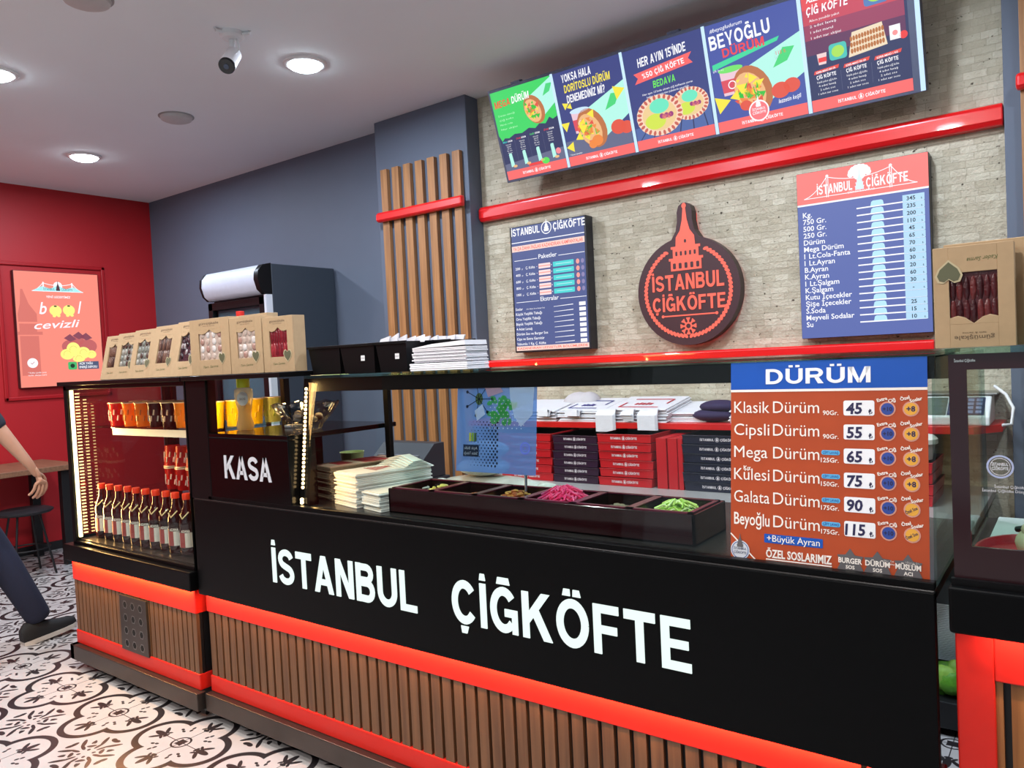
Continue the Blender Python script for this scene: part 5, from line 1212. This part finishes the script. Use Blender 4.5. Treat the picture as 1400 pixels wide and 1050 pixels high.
for k in range(6): c.prism([(-.09, .118 + k * .004), (.0, .124 + k * .006), (.086, .112 + k * .005), (.086, .109 + k * .005), (.0, .121 + k * .006), (-.09, .115 + k * .004)],   .18 + .01 * k, .32 - .01 * k)
c.build('curled_sheets', t)
t = paper_stack('low stack of white wrapping papers beside the topping tray', 'wrapping paper', (-1.945, 1.775, ZW), .12, .20, .062, 10, .006, PAPER, radians(-14), mat('cream_paper', (236, 222, 206), .8), 'paper stacks on the counter')
t = thing('dessert_cup', 'pale lime paper cup behind the wrapping paper stacks', 'cup', (-2.575, 2.255, ZW)); b = M(mat('lime_cup', (206, 216, 140), .5))
b.lathe([(.035, 0), (.036, .002), (.052, .118), (.054, .12), (.05, .12), (.034, .006), (.001, .006)], seg=22); b.build('cup_body', t, smooth=40)
t = thing('cash_register', 'dark cash register behind the till box', 'cash register', (-2.62, 2.6, 0)); b = M(mat('register_dark', (44, 46, 52), .4))
b.box(-.18, .18, -.14, .14, .77, .86); b.prism([(-.14, .86), (.12, .86), (.12, 1.02), (.05, 1.02)], -.17, .17, axis='x'); b.build('register_body', t, bevel=.004)
b = M(mat('register_keys', (120, 122, 130), .5))
for i in range(5):
    for j in range(3): b.box(-.13 + i * .055, -.09 + i * .055, -.11 + j * .04, -.08 + j * .04, .86 + .01, .93 + j * .02)
b.build('keypad', t)
b = M(STEEL_DK); b.box(-.16, .16, -.12, .12, 0, .77); b.build('register_stand', t)

# ---------------- topping tray with six pans ----------------
DB_ = mat('dark_bordeaux_acrylic', (38, 8, 12), .12, var=.1, coat=.3); MAG = mat('bordeaux_edge', (96, 32, 52), .2)
X0, X1, Y0_, Y1_, Z0_, Z1_ = -1.866, -.784, 1.782, 1.990, ZW, .988
t = thing('topping_tray', 'long dark bordeaux topping tray with six pans behind the glass', 'food tray', (-1.325, 1.88, ZW))
b = M(DB_); b.box(X0, X1, Y0_, Y0_ + .008, Z0_, Z1_); b.box(X0, X1, Y1_ - .008, Y1_, Z0_, Z1_); b.box(X0, X0 + .008, Y0_, Y1_, Z0_, Z1_); b.box(X1 - .008, X1, Y0_, Y1_, Z0_, Z1_); b.box(X0, X1, Y0_, Y1_, Z0_, Z0_ + .006); b.build('tray_box', t, True, bevel=.001)
px = (X1 - X0 - .02) / 6
for i in range(6):
    a = X0 + .01 + i * px; c = a + px
    p = M(mat('pan_dark', (32, 16, 14), .2), MAG)
    for q in ((a, c, Y0_ + .009, Y0_ + .02), (a, c, Y1_ - .02, Y1_ - .009)): p.box(*q, Z1_ - .002, Z1_ + .003, MAG)
    for q in ((a, a + .012, Y0_ + .009, Y1_ - .009), (c - .012, c, Y0_ + .009, Y1_ - .009)): p.box(*q, Z1_ - .002, Z1_ + .003, MAG)
    for q in ((a + .010, c - .010, Y0_ + .018, Y0_ + .02), (a + .010, c - .010, Y1_ - .02, Y1_ - .018), (a + .010, a + .012, Y0_ + .018, Y1_ - .018), (c - .012, c - .010, Y0_ + .018, Y1_ - .018)): p.box(*q, Z0_ + .012, Z1_, 0)
    p.box(a + .010, c - .010, Y0_ + .018, Y1_ - .018, Z0_ + .010, Z0_ + .014, 0); p.build('pan', t, True)
def food(name, label, i, cols, n, hmax, w, r_, cx=0.0, cyo=0.0, thin=False):
    a = X0 + .01 + (i + .5) * px + cx; cy = (Y0_ + Y1_) / 2 + cyo
    b = M(*[mat('food_%s_%d' % (name, k), c, .5, var=.15, scale=90) for k, c in enumerate(cols)])
    zb = Z0_ + .014
    b.ball((a, cy, zb), 1.0, 0, 12, 8, (w * .85, .065, hmax * .8))
    for k in range(n):
        u, v = random.uniform(-1, 1), random.uniform(-1, 1)
        if u * u + v * v > 1: continue
        zz = zb + hmax * .85 * math.sqrt(max(0, 1 - (u * u + v * v))) + .003; x, y = a + u * w, cy + v * .07; an = random.random() * 6.28
        m = random.randrange(len(cols)); q = random.uniform(.6, 1.3) * r_
        if thin: b.tube([(x - q * 2 * cos(an), y - q * 2 * sin(an), zz - .002), (x, y, zz + q * .8), (x + q * 2 * cos(an + .4), y + q * 2 * sin(an + .4), zz - .001)], q * .22, 5, m)
        else: b.ball((x, y, zz), q, m, 6, 4, (1.3, .9, .6))
    o = b.build(name, smooth=50); o.location = (0, 0, 0.001); tag(o, label, 'food', 'toppings in the tray pans', 'stuff')
food('chopped_pickles', 'pale yellow pickled peppers in leftmost pan of topping tray', 0, [(206, 196, 96), (180, 160, 60), (226, 214, 140)], 70, .070, .05, .010, .03, .01)
food('carrot_pieces', 'few orange pieces in second pan of topping tray', 1, [(196, 110, 60), (150, 70, 40)], 40, .05, .055, .009, .01, .0)
food('orange_salad', 'orange corn salad with spoon in third pan of topping tray', 2, [(220, 130, 40), (236, 170, 70), (190, 90, 30)], 130, .076, .062, .007)
food('pickled_cabbage', 'heap of bright pink shredded cabbage in fourth pan', 3, [(250, 44, 110), (228, 26, 86), (255, 92, 140)], 420, .098, .072, .011, .0, .0, True)
food('dark_salad', 'dark olive mix low in fifth pan of topping tray', 4, [(60, 48, 36), (90, 70, 46), (130, 110, 84)], 80, .055, .062, .008)
food('shredded_lettuce', 'light green shredded lettuce in rightmost pan of topping tray', 5, [(160, 196, 70), (196, 216, 110), (216, 226, 160)], 200, .080, .06, .010, .005, 0, True)
t = thing('serving_spoon', 'steel spoon handle standing in the orange salad pan', 'spoon', (-1.395, 1.9, Z1_ - .015)); b = M(STEEL); b.tube([(0, 0, -.02), (.004, .01, .02), (-.012, .035, .075)], [.005, .004, .005], 8); b.build('spoon_handle', t, smooth=60)
b = M(STEEL); b.ball((0, -.008, -.024), .014, sq=(1, 1.4, .4)); b.build('spoon_bowl', t, smooth=60)
# packets behind the pans
PL = mat('clear_plastic_wrap', (214, 206, 196), .2, var=.15, scale=20, bump=.4); SAL_ = mat('bagged_lettuce', (224, 230, 216), .25, var=.3, scale=60, bump=.6)
t = thing('wrapped_bread', 'long clear-wrapped pack of flatbread lying behind the topping tray', 'bread pack', (-1.70, 2.13, ZW)); b = M(PL)
b.ball((0, 0, .04), 1.0, None, 20, 10, (.24, .10, .040)); b.box(-.20, .20, -.08, .08, .0, .058); b.build('pack_body', t, bevel=.02, seg=3, smooth=60)
b = M(PL); b.ball((.24, 0, .05), .03, None, 8, 6, (1.6, .8, .6)); b.ball((-.22, -.02, .05), .02, None, 8, 6, (1.6, .8, .6)); b.build('twisted_end', t, smooth=60)
for i, (z, w) in enumerate(((.0825, .105), (.143, .09))):
    t = thing('salad_bag', ('puffy bag of pale salad under another bag behind the tray', 'puffy bag of pale salad on top of another bag behind the tray')[i], 'salad bag', (-1.735 + .01 * i, 2.13, ZW + z - .003), radians(10 * i), 'salad bags behind the tray')
    b = M(SAL_); b.ball((0, 0, .031), 1.0, None, 18, 10, (w, .08, .032)); b.build('bag_body', t, smooth=70)

# ---------------- back worktop, boxes ----------------
t = thing('back_worktop', 'grey steel worktop along the stone wall under the red shelf', 'worktop', (-1.6, 3.3, 0)); b = M(mat('worktop_grey_steel', (176, 172, 168), .35, .3, var=.05)); b.box(-2.62, -.3, 2.95, 3.72, .735, .77); b.build('worktop_slab', t, True, bevel=.003)
b = M(mat('cupboard_dark', (52, 40, 40), .5)); b.box(-2.6, -.5, 3.02, 3.70, .0, .735); b.build('cupboard', t, True)
b = M(mat('grille_white', (206, 214, 216), .5), mat('grille_gap', (60, 66, 70), .6)); b.box(-.52, -.38, 3.2, 3.7, .0, .735, 1)
for k in range(32): b.box(-.52, -.38, 3.193, 3.203, .20 + k * .0066, .2037 + k * .0066, 0)
b.build('grille_panel', t, True)
BOXR, BOXN, BOXP = mat('box_red_card', (184, 22, 30), .35), mat('box_navy_card', (22, 24, 44), .35), mat('box_plum_card', (44, 18, 42), .35)
BW = mat('box_white_print', (226, 214, 216), .5)
def make_box(m, w, d, h, txt=True):
    t = thing('takeaway_box', 'x', 'takeaway box')
    b = M(m); b.prism([(-w / 2 + .004, 0), (w / 2 - .004, 0), (w / 2, h - .002), (-w / 2, h - .002)], 0, d); b.build('box_body', t, bevel=.0015)
    l = M(m, mat('box_edge_glint', (220, 120, 110), .3)); l.box(-w / 2 - .001, w / 2 + .001, -.003, d, h - .006, h - .002); l.build('box_lid', t, bevel=.001)
    if txt: p = M(BW); shopname(p, 0, h * .36, h * .26, BW, w * .5, m, y0=-.0005, bold=.02); p.build('box_print', t)
    return t
def stack(m, x, w, z0, n, h, nm, where, grp, skip=()):
    r = make_box(m, w, .28, h)
    for i in range(n):
        k = n - 1 - i
        lb = '%s takeaway box, %s from the top of %s' % (nm, ORD[k], where) if k else '%s takeaway box, topmost of %s' % (nm, where)
        loc = (x + jit(.004), 3.2 + jit(.006), z0 + i * h)
        if i == 0: r.location = loc; r['label'] = lb; r['group'] = grp
        else: dup(r, loc, radians(jit(.8)), lb)
ZB = .7705
stack(BOXR, -2.325, .33, ZB, 6, .0405, 'red', 'the stack behind blue sticker', 'takeaway boxes on the back worktop')
stack(BOXP, -2.02, .262, ZB, 6, .0395, 'plum', 'the stack between two red stacks', 'takeaway boxes on the back worktop')
stack(BOXR, -1.745, .285, ZB, 6, .0415, 'red', 'the stack under hanging white bags', 'takeaway boxes on the back worktop')
stack(BOXN, -1.285, .33, ZB, 6, .042, 'navy', 'the stack left of orange poster', 'takeaway boxes on the back worktop')
stack(BOXR, -.62, .33, ZB, 4, .042, 'red', 'the stack right of orange poster', 'takeaway boxes on the back worktop')
for i, (x, w) in enumerate(((-1.555, .05), (-1.50, .045), (-1.462, .022))):
    b = M(BOXR); b.box(-w / 2, w / 2, 0, .28, 0, .232); b.box(w / 2 - .004, w / 2 - .002, -.0006, 0, .004, .228); o = b.build('takeaway_box', bevel=.002); o.location = (x, 3.20, ZB)
    tag(o, ('flat red box standing on edge beside hanging bag stack', 'flat red box standing on edge, middle of three', 'thin flat red box on edge beside the navy stack')[i], 'takeaway box', 'red boxes standing on edge')
t = thing('tub', 'white lidded tub on boxes right of orange poster', 'tub', (-.52, 3.28, ZB + .169)); b = M(translucent('tub_clear', (206, 200, 190), .4)); b.lathe([(.055, 0), (.065, .06)], seg=24); b.build('tub_body', t, smooth=40)
b = M(mat('tub_lid_cream', (232, 228, 214), .4)); b.lathe([(.07, .058), (.075, .062), (.075, .078), (.06, .092), (.001, .096)], seg=24); b.build('lid', t, smooth=40)

# ---------------- red shelf with bags ----------------
t = thing('wall_shelf', 'long red shelf on stone wall holding bags', 'shelf', (-1.6, 3.55, 1.03)); b = M(mat('shelf_red', (206, 26, 26), .3)); b.prism([(-2.87, 3.4), (-.34, 3.4), (-.255, 3.52), (-.255, 3.728), (-2.87, 3.728)], 1.022, 1.052, axis='z'); b.build('shelf_board', t, True, bevel=.002)
b = M(mat('shelf_bracket_dark', (70, 14, 16), .4))
for x in (-2.6, -1.5, -.9, -.4): b.prism([(3.72, 1.022), (3.72, .93), (3.705, .93), (3.60, 1.022)], x - .01, x + .01, axis='x')
b.build('bracket', t, True)
BAG = mat('white_carrier_bag', (230, 228, 232), .45, var=.05, scale=40, bump=.3); ZH = 1.0525
NB, RB = mat('bag_blue_print', (60, 60, 130), .5), mat('bag_red_print', (186, 40, 56), .5)
def bag_stack(label, x, y, w, d, h, n, pm, rz, handles, group='carrier bags on the red shelf'):
    t = thing('bag_stack', label, 'carrier bags', (x, y, ZH), rz, group)
    SL = Matrix(((1, 0, 0, 0), (0, 1, 0, 0), (0, .17, 1, 0), (0, 0, 0, 1)))      # bags bulge towards the wall
    b = M(BAG); sheets(b, -w / 2, w / 2, 0, d, .0, h, n, .010, None, SL); b.build('folded_bags', t, bevel=.003, seg=2)
    if pm:
        p = M(pm)
        p.box(-w * .30, w * .34, d * .70, d * .74, h, h + .0014, None, SL); p.box(-w * .36, w * .30, d * .12, d * .15, h, h + .0014, None, SL); p.box(-w * .36, -w * .33, d * .15, d * .45, h, h + .0014, None, SL); p.box(w * .33, w * .36, d * .40, d * .72, h, h + .0014, None, SL)
        for k in range(5): p.box(-w * .16 + k * w * .06, -w * .12 + k * w * .06, d * .30, d * (.42 + .03 * (k % 2)), h, h + .0014, None, SL)
        p.build('bag_print', t)
    for (hx, hw, hl) in handles:
        g = M(BAG)
        for q in range(4): g.prism([(.02, h - .004 * q), (-.022, h - .002 - .004 * q), (-.030 - .003 * q, h - .03), (-.026 - .003 * q, h - hl + .012 * q), (-.030 - .003 * q + .006, h - hl + .012 * q), (-.024 - .003 * q, h - .03), (-.018, h - .006 - .004 * q), (.02, h - .006 - .004 * q)], hx - hw / 2 - .004 * q, hx + hw / 2 - .003 * q, axis='x')
        g.build('hanging_handle', t, bevel=.002)
    return t
bag_stack('flat stack of white bags behind the blue sticker on red shelf', -2.42, 3.42, .30, .26, .060, 7, None, 0, [(.10, .06, .03)])
bag_stack('white carrier bags with blue print on red shelf', -2.12, 3.42, .27, .27, .062, 8, NB, radians(-3), [(-.02, .075, .035)])
bag_stack('white carrier bags with red print and long handles hanging over shelf', -1.79, 3.42, .34, .27, .068, 9, RB, radians(-2), [(-.155, .10, .195), (.085, .095, .225), (-.03, .06, .06)])
bag_stack('plain white bags between red-print bags and dark cloth on shelf', -1.55, 3.47, .20, .24, .045, 6, None, radians(6), [])
bag_stack('white bags at right of dark cloth on red shelf', -1.20, 3.44, .24, .26, .055, 7, None, 0, [])
t = thing('grey_pouch', 'crumpled pale grey sack on shelf behind the blue-print bags', 'sack', (-2.25, 3.64, ZH)); b = M(mat('pale_grey_sack', (196, 188, 190), .7, var=.06)); b.ball((0, 0, .07), 1.0, None, 14, 9, (.11, .06, .075)); b.ball((.06, 0, .09), 1.0, None, 12, 8, (.07, .055, .055)); b.build('sack_body', t, smooth=60)
t = thing('folded_cloth', 'rolled dark purple cloth lying on the red shelf', 'cloth', (-1.41, 3.44, ZH)); b = M(mat('plum_cloth', (44, 28, 66), .8, var=.15, scale=30))
b.ball((0, .06, .032), 1.0, None, 16, 8, (.115, .07, .032)); b.ball((.02, .07, .072), 1.0, None, 16, 8, (.10, .07, .032)); b.build('cloth_roll', t, smooth=70)
t = thing('kitchen_scale', 'white digital scale with dark keypad on red shelf at right', 'scale', (-.42, 3.44, ZH)); b = M(mat('scale_white', (226, 226, 224), .35)); b.prism([(0, 0), (.22, 0), (.22, .11), (.12, .11), (0, .035)], -.14, .13, axis='x'); b.build('scale_body', t, bevel=.006)
b = M(mat('scale_keypad', (48, 54, 92), .3), mat('scale_keys', (150, 160, 200), .4), mat('scale_display', (96, 104, 84), .2))
T = Matrix.Translation((0, 0, .035)) @ Matrix.Rotation(math.atan2(.075, .12), 4, 'X')
b.box(-.015, .11, .010, .125, .000, .003, 0, T=T); b.box(-.125, -.02, .010, .125, .000, .003, 2, T=T)
for i in range(4):
    for j in range(4): b.box(-.006 + i * .029, .014 + i * .029, .018 + j * .026, .036 + j * .026, .003, .005, 1, T=T)
b.build('scale_keypad', t)
b = M(STEEL); b.box(-.15, .15, .11, .33, .112, .120); b.build('weighing_plate', t, bevel=.003)
b = M(mat('white_cable', (226, 222, 220), .5)); b.tube([(-.28, 3.55, 1.20), (-.24, 3.50, 1.17), (-.215, 3.47, 1.12), (-.22, 3.44, 1.06), (-.25, 3.43, 1.0575)], .006, 8)
tag(b.build('power_cable', smooth=60), 'white cable hanging beside the digital scale', 'cable')
# lettuce crate in the gap
t = thing('lettuce', 'green lettuce on floor seen through gap between the counters', 'lettuce', (-.40, 3.08, 0.0)); b = M(mat('lettuce_green', (92, 156, 40), .5, var=.3, scale=40, bump=.5), mat('lettuce_light', (150, 196, 80), .5, var=.3, scale=40))
for k in range(16):
    a = k * 2.4; b.ball((.05 * cos(a), .04 * sin(a), .155 + .012 * (k % 4)), .042, k % 2, 8, 6, (1, .5 + .1 * (k % 3), 1.1))
b.build('lettuce_leaves', t, smooth=60)
b = M(BLACKM); b.box(-.11, .11, -.09, .10, 0.03, .125); b.box(-.11, -.09, -.09, .10, 0, .03); b.box(.09, .11, -.09, .10, 0, .03); b.build('crate', t, bevel=.004)
# goods in the corner case
ZC2 = .929
t = thing('food_tray', 'red oval tray in the right-hand glass case', 'food tray', (-.10, 1.90, ZC2)); b = M(mat('tray_red', (206, 26, 38), .35)); b.lathe([(.10, 0), (.115, .012), (.118, .02), (.112, .02), (.10, .006), (.001, .006)], seg=32, T=Matrix.Diagonal((.80, 1.3, 1, 1))); b.build('tray_body', t, smooth=40)
t = thing('wrapped_dough', 'plastic-wrapped pale dough portion on red tray in right case', 'dough', (-.07, 1.87, ZC2 + .008)); b = M(mat('pale_dough', (226, 214, 176), .35, var=.12, scale=30, bump=.4)); b.ball((0, 0, .035), 1.0, None, 18, 10, (.05, .06, .036)); b.ball((-.004, .0, .062), 1.0, None, 16, 8, (.035, .045, .02)); b.build('dough_body', t, smooth=70)
b = M(mat('black_scoop', (24, 24, 28), .35)); b.tube([(-.12, 1.93, .985), (-.07, 1.90, .998), (.04, 1.88, 1.01)], [.006, .012, .014], 8); tag(b.build('scoop', smooth=60), 'black plastic scoop lying on wrapped dough in right case', 'scoop')
# ================================================================== fridge, table, stool, person
XF0, XF1, YF0, YF1, ZF = -5.05, -4.36, 3.15, 3.745, 2.118
t = thing('drinks_fridge', 'dark grey upright drinks fridge with white curved top sign', 'fridge', (-4.70, 3.45, 0))
FG = mat('fridge_charcoal', (52, 60, 70), .5, var=.05); FB_ = mat('fridge_black', (16, 17, 19), .4, spec=.2)
b = M(FG); b.box(XF0, XF1, YF0 + .05, YF1, .04, ZF); b.build('cabinet', t, True, bevel=.006)
sign = [(YF0 + .05, ZF), (YF0 - .01, ZF - .01), (YF0 - .05, ZF - .055), (YF0 - .055, ZF - .11), (YF0 - .035, ZF - .175), (YF0 + .0, ZF - .205), (YF0 + .05, ZF - .205)]
b = M(mat('fridge_sign_white', (206, 212, 226), .35)); b.prism(sign, XF0 + .02, XF1 - .045, axis='x'); b.build('top_sign', t, True, smooth=50)
b = M(FB_); sg2 = [(YF0 + .05, ZF + .004)] + [(y - .004 if y < YF0 + .04 else y, z) for y, z in sign[1:]]
b.prism(sg2, XF1 - .045, XF1, axis='x'); b.build('sign_end_cap', t, True, smooth=50)
b = M(FB_); b.prism(sg2, XF0, XF0 + .02, axis='x'); b.build('sign_end_cap', t, True, smooth=50)
b = M(FB_)
for q in ((XF0, XF0 + .055, .12, 1.90), (XF1 - .085, XF1 - .03, .12, 1.90), (XF0, XF1 - .03, 1.845, 1.90), (XF0, XF1 - .03, .12, .18)): b.box(q[0], q[1], YF0 - .0, YF0 + .045, q[2], q[3])
dr = b.build('door', t, True, bevel=.004)
g = M(glass('fridge_glass', (206, 218, 222))); g.box(XF0 + .05, XF1 - .08, YF0 + .02, YF0 + .026, .18, 1.846); o = g.build('door_glass', dr); 
o.matrix_parent_inverse = Matrix.Translation(-Vector(t.location))
b = M(mat('fridge_edge_strip', (206, 210, 218), .4)); b.box(XF1 - .026, XF1 - .002, YF0 + .0, YF0 + .05, .1, 1.91); b.build('edge_strip', t, True)
b = M(mat('fridge_liner', (176, 188, 198), .5)); b.box(XF0 + .03, XF1 - .06, YF0 + .048, YF0 + .0495, .15, 1.88); b.build('liner', t, True)
cb = thing('cola_bottle', 'dark cola bottle with red cap standing behind the kraft cartons', 'bottle', (-3.065, 2.07, 1.3925))
b = M(mat('cola_dark', (34, 14, 16), .1)); b.lathe([(.030, 0), (.033, .004), (.033, .10), (.036, .13), (.030, .165), (.016, .205), (.0125, .252)], seg=20); b.build('bottle_body', cb, smooth=50)
b = M(mat('cola_cap_red', (226, 52, 44), .4)); b.lathe([(.0165, .244), (.018, .246), (.018, .282), (.001, .284)], seg=18); b.build('cap', cb, smooth=40)

# table and stool along the red wall
t = thing('dining_table', 'brown wooden table with black legs against the red wall', 'table', (-6.5, 2.0, 0))
b = M(wood_material('table_top_wood', (110, 76, 56), (140, 100, 74), vert=False)); b.box(-6.85, -6.15, 1.25, 2.70, .725, .765); b.build('table_top', t, True, bevel=.004)
for x in (-6.78, -6.24):
    for y in (1.33, 2.60): b = M(BLACKM); b.box(x - .03, x + .03, y - .03, y + .03, 0, .725); b.build('leg', t, True, bevel=.003)
t = thing('stool', 'low black stool with thin wire legs by the wooden table', 'stool', (-6.15, 2.28, 0))
b = M(mat('stool_seat_black', (26, 24, 28), .5)); b.lathe([(.001, .455), (.17, .455), (.185, .465), (.185, .475), (.16, .485), (.001, .48)], seg=28); b.build('seat', t, smooth=40)
for k in range(4):
    a = pi / 4 + k * pi / 2; b = M(BLACKM); b.tube([(.10 * cos(a), .10 * sin(a), .455), (.19 * cos(a), .19 * sin(a), 0.004)], .008, 8); b.build('leg', t, smooth=60)
b = M(BLACKM); b.tube([(.15 * cos(q * pi / 8), .15 * sin(q * pi / 8), .2) for q in range(16)], .006, 6, close=True); b.build('foot_ring', t, smooth=60)

def skin(name, parent, joints, edges, m, sub=2, root=0, world=True):
    me = bpy.data.meshes.new(name); o = parent.location if parent else Vector()
    me.from_pydata([Vector(p[:3]) - (o if world else Vector()) for p in joints], edges, []); me.materials.append(m)
    ob = bpy.data.objects.new(name, me); COL.objects.link(ob); ob.parent = parent
    sk = ob.modifiers.new('skin', 'SKIN'); sk.use_smooth_shade = True; sk.branch_smoothing = .6
    if not me.skin_vertices: me.attributes.new  # layer comes with the modifier
    for v, p in zip(me.skin_vertices[0].data, joints):
        r_ = p[3]; v.radius = (r_, p[4] if len(p) > 4 else r_)
    me.skin_vertices[0].data[root].use_root = True
    s = ob.modifiers.new('subd', 'SUBSURF'); s.levels = sub; s.render_levels = sub
    return ob
def chain(n, start=0): return [(i, i + 1) for i in range(start, start + n - 1)]
t = thing('person', 'person in dark short-sleeved top and navy jeans walking past the display case', 'person', (-4.62, 1.45, 0))
SKN = mat('skin', (196, 148, 122), .55, var=.06); NVY = mat('navy_denim', (26, 30, 52), .85, var=.2, scale=120); TOP = mat('dark_tee', (34, 40, 52), .85, var=.1); SOLE = mat('shoe_sole', (206, 198, 188), .7); SHOE = mat('black_shoe', (16, 16, 18), .7)
PX = -4.62
# body: pelvis root, spine, neck, head, two arms down to the wrists, two bare ankles
B = [(PX, 1.40, .95, .09), (PX, 1.40, 1.15, .085), (PX, 1.40, 1.36, .085), (PX, 1.42, 1.48, .05), (PX, 1.44, 1.53, .05), (PX, 1.46, 1.62, .085), (PX, 1.465, 1.70, .075),
     (PX + .17, 1.41, 1.40, .05), (PX + .22, 1.56, 1.14, .04), (PX + .24, 1.670, .965, .024), (PX + .24, 1.697, .905, .013),
     (PX - .17, 1.39, 1.40, .05), (PX - .22, 1.30, 1.13, .04), (PX - .22, 1.28, .93, .028),
     (PX + .09, 1.38, .88, .08), (PX + .10, 1.32, .50, .055), (PX + .10, 1.05, .12, .035),
     (PX - .06, 1.42, .88, .08), (PX + .02, 1.57, .50, .055), (PX + .06, 1.735, .10, .035)]
E_ = [(0, 1), (1, 2), (2, 3), (3, 4), (4, 5), (5, 6), (2, 7), (7, 8), (8, 9), (9, 10), (2, 11), (11, 12), (12, 13), (0, 14), (14, 15), (15, 16), (0, 17), (17, 18), (18, 19)]
skin('body', t, B, E_, SKN, 2, 0)
def hand(x, y, z, fy, side, name):
    """palm and five bent fingers; fingers hang down and curl forward"""
    J = [(x, y - .006 * fy, z + .02, .021, .017), (x, y + .012 * fy, z - .03, .030, .015), (x, y + .022 * fy, z - .065, .033, .014)]
    E = [(0, 1), (1, 2)]
    for k, (dy, L) in enumerate(((-.027, .062), (-.009, .078), (.009, .082), (.027, .074))):
        n = len(J); bx = x + .004 * side; by = y + .024 * fy + dy; bz = z - .075 + abs(dy) * .2
        J += [(bx, by, bz, .0088), (bx - .006 * side, by - .004 * fy, bz - L * .42, .0085), (bx - .02 * side, by - .014 * fy, bz - L * .78, .008), (bx - .034 * side, by - .026 * fy, bz - L * .95, .0068)]
        E += [(2, n), (n, n + 1), (n + 1, n + 2), (n + 2, n + 3)]
    n = len(J); J += [(x - .012 * side, y + .036 * fy, z - .030, .0115), (x - .022 * side, y + .052 * fy, z - .056, .0105), (x - .026 * side, y + .054 * fy, z - .082, .0085)]; E += [(1, n), (n, n + 1), (n + 1, n + 2)]
    return skin(name, t, J, E, SKN, 2, 0)
hand(PX + .24, 1.688, .94, 1, 1, 'right_hand'); hand(PX - .22, 1.28, .925, 1, -1, 'left_hand')
skin('shirt', t, [(PX, 1.40, .83, .165), (PX, 1.40, 1.10, .145), (PX, 1.40, 1.34, .135), (PX, 1.415, 1.47, .075), (PX + .17, 1.41, 1.40, .075), (PX + .205, 1.52, 1.20, .062), (PX + .216, 1.545, 1.155, .058), (PX - .17, 1.39, 1.40, .075), (PX - .205, 1.325, 1.20, .062)], [(0, 1), (1, 2), (2, 3), (2, 4), (4, 5), (5, 6), (2, 7), (7, 8)], TOP, 2, 0)
skin('trousers', t, [(PX, 1.40, .98, .125), (PX, 1.40, .90, .13), (PX + .10, 1.37, .80, .098), (PX + .10, 1.32, .50, .078), (PX + .10, 1.10, .17, .062), (PX - .05, 1.43, .80, .098), (PX + .02, 1.57, .50, .082), (PX + .055, 1.715, .155, .068), (PX + .06, 1.735, .10, .066)], [(0, 1), (1, 2), (2, 3), (3, 4), (1, 5), (5, 6), (6, 7), (7, 8)], NVY, 2, 0)
def shoe(x, y, z, ang, name):
    T = Matrix.Translation((x, y, z)) @ Matrix.Rotation(ang, 4, 'X')
    b = M(SHOE); n = 12; vs = []; fs = []
    rows = [(-.075, .030, .070), (-.05, .036, .095), (0, .038, .098), (.06, .042, .070), (.12, .044, .052), (.17, .038, .042), (.195, .022, .030)]
    for yy, w, h in rows:
        for i in range(n): a = pi * i / (n - 1); vs.append(T @ Vector((w * cos(a), yy, .022 + h * sin(a) ** .8)))
    for j in range(len(rows) - 1):
        for i in range(n - 1): fs.append((j * n + i, j * n + i + 1, (j + 1) * n + i + 1, (j + 1) * n + i))
        fs.append((j * n + n - 1, j * n, (j + 1) * n, (j + 1) * n + n - 1))
    fs += [tuple(range(n)), tuple(reversed(range((len(rows) - 1) * n, len(rows) * n)))]
    b.add(vs, fs); s = b.build(name, t, True, smooth=60)
    q = M(SOLE); out = [(w * 1.05 * sg, yy) for sg, rr in ((1, rows), (-1, rows[::-1])) for yy, w, h in rr]
    q.prism(out, 0, .024, axis='z', T=T); o = q.build('sole', s); o.matrix_parent_inverse = Matrix.Translation(-Vector(t.location)); o.data.update()
    return s
shoe(PX + .06, 1.715, .004, radians(7), 'shoe'); shoe(PX + .10, 1.06, .05, radians(-28), 'shoe')
# head details
b = M(mat('grey_hair', (120, 116, 114), .9, var=.2)); b.ball((PX, 1.445, 1.685), .098, None, 18, 10, (.84, 1.0, .92)); b.build('hair', t, True, smooth=60)
b = M(SKN); b.ball((PX, 1.555, 1.635), .016, None, 8, 6, (.8, 1.2, 1.3)); b.build('nose', t, True, smooth=60)
b = M(mat('eye_dark', (40, 32, 30), .3))
for sx in (-.03, .03): b.ball((PX + sx, 1.538, 1.665), .008, None, 8, 6)
b.build('eyes', t, True, smooth=60)
b = M(mat('lips', (160, 96, 90), .5)); b.ball((PX, 1.54, 1.592), .016, None, 10, 6, (1.4, .5, .4)); b.build('mouth', t, True, smooth=60)
b = M(SKN)
for sx in (-.084, .084): b.ball((PX + sx, 1.455, 1.645), .022, None, 8, 6, (.35, .8, 1.2))
b.build('ears', t, True, smooth=60)
